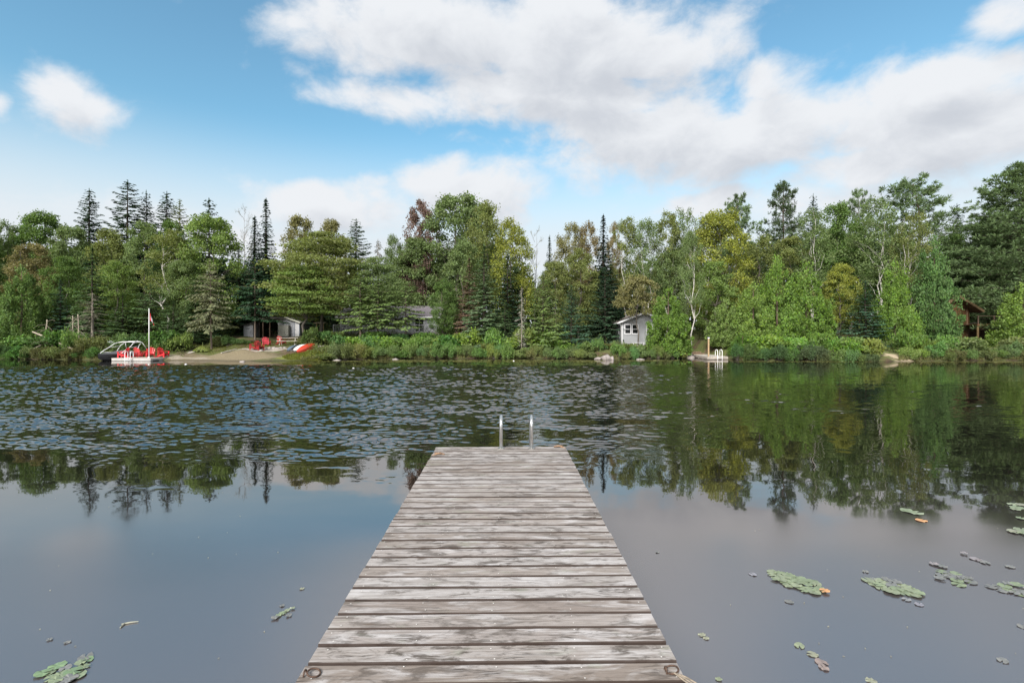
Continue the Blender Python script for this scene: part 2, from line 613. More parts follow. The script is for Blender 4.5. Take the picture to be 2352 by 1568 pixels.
def sines(seed, n, lmin, lmax, spread, X, Y, power=1.15):
    """sum of plane waves: returns heights with unit slope deviation"""
    r = np.random.default_rng(seed)
    Z = np.zeros_like(X)
    var = 0
    for i in range(n):
        lam = lmin * (lmax / lmin) ** r.random()
        th = r.normal() * spread
        k = 2 * math.pi / lam
        amp = lam ** power
        ph = r.random() * 6.283
        Z += amp * np.sin(k * (math.cos(th) * Y + math.sin(th) * X) + ph)
        var += (amp * k) ** 2 / 2
    return Z / math.sqrt(var)


def build_lake():
    m, n, out = material('lake_water')
    tc = n.new('ShaderNodeTexCoord').outputs['Object']
    x, y, z = n.xyz(tc)
    def slope(sx, sy, det, off):
        c = n.noise(n.v('ADD', n.v('MULTIPLY', tc, (sx, sy, 1)), off), 1., det, .55)[1]
        return n.v('SUBTRACT', c, (.5, .5, .5))
    w2 = slope(1.6, 3.6, 2, (31, 7, 0))
    w3 = slope(.35, 1.3, 1, (5, 71, 0))
    tot = n.v('SCALE', w2, None, n.smooth(y, 3.5, 9., .003, .016))
    tot = n.v('ADD', tot, n.v('SCALE', w3, None, n.smooth(y, 3., 9., .004, .016)))
    geo = n.new('ShaderNodeNewGeometry').outputs['Normal']
    tx, ty, tz = n.xyz(tot)
    nrm = n.v('NORMALIZE', n.v('ADD', geo, n.comb(tx, ty, 0.)))
    # base colour by the dock paints in bright sky reflection; dark water farther out
    tint_noise = n.noise(n.v('MULTIPLY', tc, (.5, .8, 1)), 1., 3, .55)[0]
    sky_tint = n.smooth(n.m('ADD', y, n.m('MULTIPLY', n.m('SUBTRACT', tint_noise, .5), 2.2)), 3.6, 8.4, 1., 0.)
    b = principled(n, out, Base_Color=n.mix(sky_tint, (.007, .0075, .006), (.060, .052, .056)), Roughness=n.smooth(y, 4.2, 6.7, .27, .02), Normal=nrm)
    b.inputs['IOR'].default_value = 4.0
    n.put(b.inputs['Specular Tint'], (1.0, .94, .90))
    # wind-ruffled band across the lake as real waves: strong left and centre, ragged edges, calm by the far bank and by the dock
    # (finer mesh toward the dock, where single wavelets show)
    us = np.arange(-1.16, 1.1601, .0034)
    ys = 6.4 * np.exp(np.arange(0, math.log(40 / 6.4), .0034))
    Uu, Y = np.meshgrid(us, ys)
    X = Uu * Y
    def lowf(seed, lmin, lmax, nn=10):
        r = np.random.default_rng(seed)
        q = np.zeros_like(X)
        for i in range(nn):
            lam = lmin * (lmax / lmin) ** r.random()
            th = r.random() * 6.283
            q += np.sin(2 * math.pi / lam * (math.cos(th) * X + 1.9 * math.sin(th) * Y) + r.random() * 6.283)
        return q / math.sqrt(nn / 2)
    ss = lambda v, a, c: np.clip((v - a) / (c - a), 0, 1) ** 2 * (3 - 2 * np.clip((v - a) / (c - a), 0, 1))
    big, mid, fine = lowf(1, 9, 30), lowf(2, 2.5, 7), lowf(3, .7, 2.)
    rag = big * 1.1 + mid * .9 + fine * .55
    side = X / Y
    near = ss(Y + rag * .9, 8.2, 13.5)
    far = 1 - ss(Y + big * .6 + mid * .5, 35.0, 38.2)
    right = 1 - .93 * ss(side + big * .05 + mid * .03, .10, .46)
    gust = ss(mid * .7 + big * .5 + fine * .45, .9, 2.2) * ss(Y, 10, 13) * (1 - ss(Y, 26, 34))
    band = far * np.maximum(near * right * (.74 + .26 * np.clip(mid * .7 + fine * .5, -1, 1)), gust * .45)
    edge = ss(Uu, -1.16, -1.10) * (1 - ss(Uu, 1.10, 1.16)) * ss(Y, 6.4, 7.4) * (1 - ss(Y, 38.6, ys[-1]))
    g = (Y / 10) ** .65                                  # wavelets grow with the fetch
    Yw = 10 ** .65 * Y ** .35 / .35
    Z = (sines(11, 34, .15, .34, .60, X / g, Yw) * .185 * g * (1 + .55 * ss(Y, 13, 28)) + sines(12, 12, .45, 1.5, .5, X, Y) * .06) * band * edge
    V = np.stack([X, Y, Z], -1).reshape(-1, 3)
    nx, ny = len(us), len(ys)
    i, j = np.meshgrid(np.arange(nx - 1), np.arange(ny - 1))
    a = (j * nx + i).ravel()
    Q = np.stack([a, a + 1, a + nx + 1, a + nx], 1)
    y0, y1 = ys[0], ys[-1]
    xa, xb = us[-1] * y0, us[-1] * y1
    k = len(V)
    E = [(-900, -300, 0), (900, -300, 0), (900, y0, 0), (-900, y0, 0), (-900, y1, 0), (900, y1, 0), (900, 70, 0), (-900, 70, 0), (-xa, y0, 0), (xa, y0, 0), (-xb, y1, 0), (xb, y1, 0)]
    V = np.vstack([V, np.array(E, float)])
    Q = np.vstack([Q, np.array([(0, 1, 2, 3), (4, 5, 6, 7), (3, 8, 10, 4), (9, 2, 5, 11)]) + k])
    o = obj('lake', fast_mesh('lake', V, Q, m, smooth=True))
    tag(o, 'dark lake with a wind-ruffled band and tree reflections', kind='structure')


build_lake()

# ------------------------------------------------------------------ plants: prototypes
def trunk_mesh(name, specs, mat, n=7):
    """specs: list of (points, radii)"""
    mb = MB()
    for pts, rad in specs:
        k = n if max(rad) > .05 else 4
        mb.tube(pts, rad, k, cap=False)
    return mb.mesh(name, mat, True)


def bent(p, q, r, amp, k=5):
    p, q = np.array(p, float), np.array(q, float)
    L = np.linalg.norm(q - p)
    pts = [p + (q - p) * s + (r.normal(size=3) * amp * L * math.sin(math.pi * s) if 0 < s < 1 else 0) for s in np.linspace(0, 1, k)]
    return pts


def deciduous(seed, H=16., R=4.2, base=.16, clumps=105, per=150, leaf=.25, flat=.70, fat=.80, tiers=False, birch=False, stems=1, open_=0.):
    r = np.random.default_rng(seed)
    specs = []
    tops = []
    for s in range(stems):
        lean = r.normal(size=2) * (.03 if stems == 1 else .10) * H
        top = np.array([lean[0], lean[1], H * (.9 if s == 0 else .78)])
        pts = bent((s * .12, 0, -.3), top, r, .02, 9)
        rb = H * (.0135 if not birch else .0085) * (1 if s == 0 else .8)
        specs.append((pts, list(rb * np.linspace(1, .12, 9) ** .9)))
        tops.append((pts, rb))
    C = []
    zs = base + (1 - base) * (r.random(clumps) ** .85)
    for i in range(clumps):
        t = (zs[i] - base) / (1 - base)
        env = R * (math.sin(math.pi * min(1, (t * .86 + .10)) ** fat)) ** .55
        a = r.random() * 6.283
        q = env * (.25 + .75 * math.sqrt(r.random())) * (.82 + .3 * r.random())
        z = zs[i] * H
        if tiers:
            z = round(z / (H * .085)) * H * .085 + r.normal() * .30 + (-.12 * q)
        C.append((math.cos(a) * q, math.sin(a) * q, z))
    C = np.array(C)
    # limbs reach for the clumps
    for i in r.permutation(clumps)[: (22 if not birch else 20)]:
        pts, rb = tops[i % len(tops)]
        c = C[i]
        zt = max(base * H * .8, c[2] - np.hypot(c[0], c[1]) * (.7 if not birch else 1.2))
        k = min(range(len(pts)), key=lambda j: abs(pts[j][2] - zt))
        f = 1 - k / len(pts)
        specs.append((bent(pts[k], c, r, .07, 5), list(rb * .42 * f * np.linspace(1, .15, 5) + .008)))
    rc = R * (.20 + .17 * r.random(clumps)) * (1 - .3 * (C[:, 2] / H))
    n = clumps * per
    ci = np.repeat(np.arange(clumps), per)
    d = unit(r.normal(size=(n, 3)))
    rad = rc[ci] * (.35 + .65 * r.random(n) ** .6) * (1 + .25 * r.normal(size=n))
    if tiers:
        sq = np.array([1.25, 1.25, .30])
    else:
        sq = np.array([1., 1., flat])
    P = C[ci] + d * rad[:, None] * sq
    U = d * .8 + r.normal(size=(n, 3)) * .7 - np.array([0, 0, .25])
    nr = d * .7 + np.array([0, 0, .55]) + r.normal(size=(n, 3)) * .55
    l = leaf * (.65 + .7 * r.random(n))
    V = leaves(P, U, l, l * .72, r, nr)
    tint = np.clip(r.random(clumps)[ci] * .55 + r.random(n) * .45, 0, 1)
    name = 'birch' if birch else 'broadleaf'
    return dict(H=float(P[:, 2].max()) * .985, R=R * 1.12, trunk=trunk_mesh(name + '_trunk', specs, BIRCHBARK if birch else BARK),
                crown=fast_mesh(name + '_crown', V, quads(n), LEAF, tint))


def conifer(seed, H=14., R=2.4, base=.04, gap=.40, per=7, power=.85, droop=.18, spray=.46, wide=.40, step=.20, ragged=.22, bare=0., shape=None, hang=.25):
    r = np.random.default_rng(seed)
    specs = [([(0, 0, -.3), (0.02, 0, H * .3), (-.03, .02, H * .65), (0, 0, H * .985)], [H * .0125, H * .010, H * .006, .012])]
    P, U, NR, L, T = [], [], [], [], []
    z = base * H
    while z < H * .985:
        t = z / H
        env = R * ((1 - t) ** power if shape is None else shape(t)) + .06
        k = max(4, int(per * (.6 + .4 * (1 - t))))
        ph = r.random() * 6.283
        for b in range(k):
            a = ph + 6.283 * b / k + r.normal() * .18
            ln = env * (1 - ragged + 2 * ragged * r.random()) * (1 if r.random() > .08 else .55)
            rise = (.30 * (t - .45)) - droop * (1 - t) + r.normal() * .05
            dirx, diry = math.cos(a), math.sin(a)
            z0 = z + r.normal() * gap * .22
            m = max(2, int(ln / step))
            bt = r.random() * .5
            if r.random() < bare:
                continue
            if ln > .8 and b % 2 == 0:
                specs.append(([(0, 0, z0), (dirx * ln * .85, diry * ln * .85, z0 + rise * ln * .8)], [.028, .006]))
            for s in np.linspace(.18, 1, m):
                q = ln * s
                zz = z0 + rise * q - droop * .55 * q * s + .10 * q * s * s * (1.6 if s > .6 else 0)
                side_w = (1 - s * .72) * ln * wide
                for sd in (-1, 0, 1):
                    ang = a + sd * (.75 + .25 * r.random())
                    off = r.random() * side_w * .9 if sd else 0
                    p = (dirx * q + math.cos(ang) * off, diry * q + math.sin(ang) * off, zz - off * .10 - r.random() * hang * .5 * spray)
                    P.append(p)
                    U.append((math.cos(ang), math.sin(ang), rise - .25 - hang * r.random()))
                    NR.append((r.normal() * .35, r.normal() * .35, 1))
                    L.append(spray * (.7 + .6 * r.random()) * (.55 + .45 * (1 - t)))
                    T.append(bt + r.random() * .5)
        z += gap * (.8 + .4 * r.random()) * (.55 + .45 * (1 - t))
    # leader
    for q in np.linspace(.94, 1.0, 10):
        for s in range(3):
            P.append((0, 0, H * q)); U.append((r.normal() * .6, r.normal() * .6, .6)); NR.append(tuple(r.normal(size=3)))
            L.append(spray * .5 * (1.3 - q)* 2.4); T.append(r.random())
    P, U, NR, L = np.array(P), np.array(U), np.array(NR), np.array(L)
    V = leaves(P, U, L, L * .40, r, NR)
    return dict(H=H, R=R, trunk=trunk_mesh('conifer_trunk', specs, BARK), crown=fast_mesh('conifer_crown', V, quads(len(P)), NEEDLE, np.array(T)))


def pine(seed, H=17., R=4.2, base=.28, gap=.95, per=5, tuft=.42, lean=0., flat=False, open_=.0, needles=13, shape=None):
    r = np.random.default_rng(seed)
    tr = bent((0, 0, -.3), (lean, 0, H * .97), r, .012, 7)
    specs = [(tr, list(H * .0145 * np.linspace(1, .08, 7) ** .8))]
    P, U, L, T = [], [], [], []
    z = base * H
    while z < H * .97:
        t = (z - base * H) / (H * (1 - base))
        env = R * (shape(t) if shape else (math.sin(math.pi * (.30 + .70 * t)) ** .8 + .12))
        ph = r.random() * 6.283
        cx = lean * z / H
        for b in range(per if t < .85 else per - 1):
            if r.random() < open_:
                continue
            a = ph + 6.283 * b / per + r.normal() * .25
            ln = env * (.55 + .6 * r.random())
            z0 = z + r.normal() * .25
            rise = -.02 + .55 * t * t + r.normal() * .08
            d = np.array([math.cos(a), math.sin(a), rise])
            p0 = np.array([cx, 0, z0])
            e = p0 + d * ln + np.array([0, 0, .10 * ln])
            specs.append((bent(p0, e, r, .04, 4), list(np.linspace(.055, .012, 4) * (1.1 - .6 * t))))
            m = int(3 + ln * 4.2)
            bt = r.random() * .5
            for q in range(m):
                s = .30 + .70 * r.random() ** .7
                side = r.normal() * ln * .20 * (1.2 - s * .5)
                c = p0 + d * ln * s + np.array([-math.sin(a) * side, math.cos(a) * side, .10 * ln * s * s + r.normal() * .10 * (1 if flat else 1.6)])
                k = needles
                dd = unit(r.normal(size=(k, 3)) * np.array([1, 1, .75]) + d * .9 + np.array([0, 0, .55]))
                ll = tuft * (.7 + .6 * r.random(k))
                P.append(c + dd * ll[:, None] * .5)
                U.append(dd)
                L.append(ll)
                T.append(bt + r.random(k) * .5)
        z += gap * (.75 + .5 * r.random()) * (1.1 - .45 * t)
    c = np.array([lean, 0, H * .97])
    dd = unit(r.normal(size=(60, 3)) + np.array([0, 0, 1.2]))
    P.append(c + dd * .3 * np.array([1, 1, 1.3])); U.append(dd); L.append(np.full(60, tuft)); T.append(r.random(60))
    P, U, L, T = np.concatenate(P), np.concatenate(U), np.concatenate(L), np.concatenate(T)
    V = leaves(P, U, L, L * .16, r)
    return dict(H=H + tuft * .6, R=R, trunk=trunk_mesh('pine_trunk', specs, BARK), crown=fast_mesh('pine_crown', V, quads(len(P)), NEEDLE, T))


def cedar(seed, H=7., R=2.2, n=27000, power=.62, spray=.155, belly=.12):
    r = np.random.default_rng(seed)
    # the crown is a set of upward plumes
    k = 210
    tz = 1 - np.sqrt(1 - r.random(k) * .97)
    tz = np.clip(tz, 0.015, .97)
    ang = r.random(k) * 6.283
    env = R * ((1 - tz) ** power) * np.clip(tz / belly * .35 + .65, 0, 1)
    rr = env * (.50 + .62 * r.random(k))
    C = np.stack([np.cos(ang) * rr, np.sin(ang) * rr, tz * H], 1)
    C = np.vstack([C, [[0, 0, H * .9]]])
    k += 1
    ci = r.integers(0, k, n)
    size = (.22 + .46 * r.random(k) ** 1.5) * R / 2.2
    d = unit(r.normal(size=(n, 3)))
    P = C[ci] + d * (size[ci] * (.3 + .75 * r.random(n)))[:, None] * np.array([.8, .8, 1.25])
    P[:, 2] = np.maximum(P[:, 2], .02)
    outw = np.stack([np.cos(ang), np.sin(ang), np.zeros(k - 1)], 1)
    outw = np.vstack([outw, [[0, 0, 1]]])
    U = outw[ci] * .55 + np.array([0, 0, .75]) + r.normal(size=(n, 3)) * .5
    l = spray * (.6 + .8 * r.random(n))
    V = leaves(P, U, l, l * .55, r, outw[ci] + r.normal(size=(n, 3)) * .6)
    tint = np.clip(r.random(k)[ci] * .5 + r.random(n) * .5, 0, 1)
    specs = [([(0, 0, -.3), (0, 0, H * .5), (0, 0, H * .9)], [H * .016, H * .010, .02])]
    return dict(H=float(np.quantile(P[:, 2], .9995)), R=R * 1.05, trunk=trunk_mesh('cedar_trunk', specs, BARK),
                crown=fast_mesh('cedar_crown', V, quads(n), NEEDLE, tint))


def bare_tree(seed, H=12., R=2.2, levels=3, boughs=False):
    r = np.random.default_rng(seed)
    specs = [(bent((0, 0, -.3), (r.normal() * .3, 0, H), r, .015, 7), list(H * .009 * np.linspace(1, .1, 7)))]
    tw = []
    def br(p, d, L, w, lev):
        e = p + d * L
        (specs if lev == 0 else tw).append((bent(p, e, r, .06, 4), list(np.linspace(w, w * .3, 4))))
        if lev < levels:
            for _ in range(4):
                s = .35 + .6 * r.random()
                nd = unit((d + r.normal(size=3) * .55 + np.array([0, 0, .15]))[None])[0]
                br(p + d * L * s, nd, L * .5, w * .5, lev + 1)
    for z in np.linspace(.35, .97, 12):
        a = r.random() * 6.283
        br(np.array([0, 0, z * H]), unit(np.array([[math.cos(a), math.sin(a), .9]]))[0], R * (1.25 - .7 * z), .035, 0)
    return dict(H=H, R=R, trunk=trunk_mesh('bare_trunk', specs, BARK, 6), crown=trunk_mesh('bare_twigs', tw, BARK, 3))


def dead_spruce(seed, H=8., R=1.6, thick=1., dense=1.):
    """trunk with bare, drooping grey boughs and hanging twigs"""
    r = np.random.default_rng(seed)
    specs = [([(0, 0, -.3), (.03, 0, H * .5), (0, .02, H)], [H * .014 * thick, H * .009 * thick, .015])]
    P, U, L = [], [], []
    tw = []
    for z in np.arange(.06 * H, .98 * H, .28 / dense):
        t = z / H
        for b in range(4):
            a = r.random() * 6.283
            ln = R * (1 - t) ** .5 * (.4 + .75 * r.random()) + .12
            d = np.array([math.cos(a), math.sin(a), 0])
            p0 = np.array([0, 0, z])
            pts = [p0, p0 + d * ln * .5 + np.array([0, 0, -.03 * ln]), p0 + d * ln * .85 + np.array([0, 0, -.22 * ln]), p0 + d * ln + np.array([0, 0, -.24 * ln])]
            tw.append((pts, [.022 * thick, .015, .01, .004]))
            for q in range(int(ln * 9 * dense)):
                s = .25 + .75 * r.random()
                P.append(p0 + d * ln * s + np.array([0, 0, -.22 * ln * s * s]) + r.normal(size=3) * .05)
                U.append(d * .6 + r.normal(size=3) * .5 + np.array([0, 0, -.5]))
                L.append(.18 + .28 * r.random())
    specs += []
    P, U, L = np.array(P), np.array(U), np.array(L)
    V = leaves(P, U, L, L * .07 + .008, r)
    tm = trunk_mesh('dead_trunk', specs + tw, BARK, 6)
    return dict(H=H, R=R, trunk=tm, crown=fast_mesh('dead_twigs', V, quads(len(P)), NEEDLE, r.random(len(P))))


def shrub(seed, R=1., H=1.1, n=2200, leaf=.11, upright=.4, lumps=22, narrow=.6):
    r = np.random.default_rng(seed)
    ang = r.random(lumps) * 6.283
    q = R * .8 * np.sqrt(r.random(lumps))
    C = np.stack([np.cos(ang) * q, np.sin(ang) * q, H * (.25 + .55 * r.random(lumps)) * (1 - .45 * (q / R) ** 2)], 1)
    ci = r.integers(0, lumps, n)
    d = unit(r.normal(size=(n, 3)))
    P = C[ci] + d * (R * .30 * (.4 + .7 * r.random(n)))[:, None] * np.array([1, 1, .85])
    P[:, 2] = np.abs(P[:, 2])
    U = d * .6 + np.array([0, 0, upright]) + r.normal(size=(n, 3)) * .5
    l = leaf * (.6 + .8 * r.random(n))
    V = leaves(P, U, l, l * narrow, r, d + np.array([0, 0, .6]) + r.normal(size=(n, 3)) * .5)
    tint = np.clip(r.random(lumps)[ci] * .5 + r.random(n) * .5, 0, 1)
    specs = [(bent((r.normal() * .1, r.normal() * .1, -.15), C[i] * np.array([.8, .8, 1]), r, .05, 4), [.02, .015, .01, .006]) for i in range(min(9, lumps))]
    return dict(H=float(np.quantile(P[:, 2], .995)), R=R * 1.05, trunk=trunk_mesh('shrub_stems', specs, BARK, 4),
                crown=fast_mesh('shrub_foliage', V, quads(n), LEAF, tint))


spire = lambda t: .62 * max(0, 1 - t) ** .9 + .38 * max(0, 1 - t * 1.6)
tall = lambda t: max(0, 1 - t) ** .62
PR = {
    'maple': [deciduous(11), deciduous(12, R=4.4, base=.14, fat=.9, clumps=115), deciduous(13, R=3.9, fat=.75), deciduous(14, R=4.2, base=.22, clumps=95, leaf=.27)],
    'airy': [deciduous(21, R=3.4, base=.22, clumps=110, per=95, leaf=.22, flat=.9, fat=.72), deciduous(22, R=3.7, base=.20, clumps=120, per=90, leaf=.22, flat=.8, fat=.8)],
    'layered': [deciduous(31, R=4.8, H=14, base=.26, clumps=190, per=110, leaf=.23, tiers=True, fat=.95), deciduous(32, R=4.4, H=14, base=.36, clumps=150, per=110, leaf=.23, tiers=True, fat=.9)],
    'birch': [deciduous(41, H=16, R=2.8, base=.40, clumps=90, per=75, leaf=.20, flat=.95, birch=True),
              deciduous(42, H=16, R=3.2, base=.40, clumps=105, per=70, leaf=.20, flat=.9, birch=True, stems=2),
              deciduous(43, H=16, R=3.4, base=.38, clumps=115, per=70, leaf=.20, flat=.9, birch=True, stems=3)],
    'spruce': [conifer(51, spray=.52), conifer(52, R=2.6, gap=.42, ragged=.28, spray=.52), conifer(53, R=2.4, per=8, droop=.24, spray=.5)],
    'open': [conifer(54, H=21, R=4.2, gap=.55, per=7, wide=.34, ragged=.30, spray=.72, base=.05, shape=tall, droop=.12), conifer(55, H=21, R=3.9, gap=.5, per=7, wide=.34, ragged=.32, spray=.70, base=.05, shape=tall, droop=.10)],
    'tall': [conifer(56, H=21, R=3.2, gap=.42, per=8, wide=.38, ragged=.24, spray=.66, base=.05, shape=tall), conifer(57, H=21, R=3.4, gap=.45, per=8, wide=.38, ragged=.28, spray=.66, base=.05, shape=tall, droop=.14)],
    'spire': [conifer(61, H=18, R=3.0, per=9, gap=.32, shape=spire, spray=.52), conifer(62, H=18, R=2.9, per=9, gap=.34, shape=spire, spray=.52, ragged=.28)],
    'fir': [conifer(71, H=9, R=2.5, base=.02, power=.72, per=9, gap=.32, droop=.10, spray=.38), conifer(72, H=9, R=2.3, base=.02, power=.8, per=9, gap=.34, droop=.14, spray=.38, ragged=.3)],
    'hemlock': [conifer(81, H=10, R=3.2, base=.30, power=.55, per=8, gap=.42, droop=.26, spray=.5, ragged=.4, hang=.5, bare=.04), conifer(82, H=10, R=3.2, base=.33, power=.6, per=8, gap=.45, droop=.24, spray=.5, ragged=.42, hang=.5, bare=.06)],
    'pine': [pine(91, needles=16), pine(92, R=4.6, per=6, flat=True, needles=15), pine(93, R=3.6, open_=.1, needles=15)],
    'openpine': [pine(94, R=4.0, base=.30, gap=.75, per=6, open_=.10, needles=12, tuft=.42, shape=lambda t: max(.12, (1 - t) ** .6)), pine(95, R=3.8, base=.42, gap=.8, per=6, lean=1.2, open_=.08, needles=15)],
    'bigpine': [pine(96, H=20, R=8.6, base=.10, gap=.56, per=8, tuft=.42, flat=True, needles=15, shape=lambda t: max(.08, (1 - t) ** .62))],
    'high': [deciduous(15, H=8, R=2.9, base=.47, clumps=70, per=110, leaf=.2, flat=.6, fat=.9)],
    'cedar': [cedar(101), cedar(102, R=2.5, power=.7), cedar(103, R=2.1, power=.55, belly=.2)],
    'bare': [bare_tree(111), bare_tree(112, R=1.8)],
    'dead': [dead_spruce(121, dense=1.5), dead_spruce(122, R=1.2)],
    'shrub': [shrub(131), shrub(132, H=1.3, upright=.9, narrow=.35, leaf=.14), shrub(133, H=.9, R=1.2, n=2600), shrub(134, H=1.5, n=2600, leaf=.15)],
    'broad': [shrub(135, H=1.6, R=1.1, n=2300, leaf=.17, narrow=.7), shrub(136, H=1.4, R=1.2, n=2300, leaf=.16, narrow=.75)],
}
_use = {}
LABELS = {}
TREE_NAMES = dict(maple='maple_tree', high='maple_tree', airy='poplar_tree', layered='ironwood_tree', birch='birch_tree', spruce='spruce_tree', open='spruce_tree', spire='spire_fir_tree', tall='spruce_tree',
                  fir='fir_tree', hemlock='hemlock_tree', pine='pine_tree', openpine='pine_tree', bigpine='pine_tree', cedar='cedar_tree', bare='bare_tree', dead='dead_spruce_tree',
                  shrub='shrub', broad='shrub')
BARKC = dict(spruce=(.085, .065, .052), open=(.085, .065, .052), spire=(.08, .062, .05), tall=(.085, .065, .052), fir=(.09, .07, .055), hemlock=(.14, .11, .085), pine=(.10, .075, .06), openpine=(.10, .075, .06),
             bigpine=(.08, .06, .05), cedar=(.12, .085, .06), bare=(.20, .18, .16), dead=(.24, .21, .175))


def plant(kind, px, top, d, hw, col, label, cat='tree', group=None, var=None, name=None, lean=0., bark=None, zoff=0., rot=None):
    ps = PR[kind]
    i = _use.get(kind, 0)
    _use[kind] = i + 1
    p = ps[i % len(ps) if var is None else var]
    X = (px - PX0) / F * d
    z0 = G(X, d) + zoff
    H = CAMH - (top - HOR) / F * d - z0
    s = hw / F * d / p['R']
    if label in LABELS:
        print('DUPLICATE LABEL', label)
    LABELS[label] = 1
    e = thing(name or TREE_NAMES[kind], label, cat, (X, d, z0), (i * 2.4) % 6.283 if rot is None else rot, group)
    e.rotation_euler.y = lean
    e.scale = (s, s, max(.3, H / p['H']))
    t = obj('trunk' if cat == 'tree' else 'stems', p['trunk'], e)
    bc = bark or BARKC.get(kind, (.11, .095, .08))
    t.color = (*bc, 1)
    c = obj('crown' if cat == 'tree' else 'foliage', p['crown'], e)
    c.color = (col[0] * 1.0, col[1] * 1.12, col[2] * 1.06, 1)
    return e


# leaf and needle colours
DSP, SPR, BLU = (.046, .074, .046), (.080, .118, .054), (.062, .106, .070)
GRN, MID, LIT = (.115, .165, .056), (.150, .185, .082), (.172, .222, .074)
OLV, YEL, BRN = (.172, .182, .070), (.235, .235, .060), (.205, .178, .086)
RST, ORG, RED = (.215, .160, .086), (.230, .160, .075), (.190, .118, .108)
CED, CED2, PIN = (.138, .205, .050), (.170, .230, .062), (.125, .165, .080)
GRY = (.200, .175, .135)
FIRL = (.140, .182, .068)

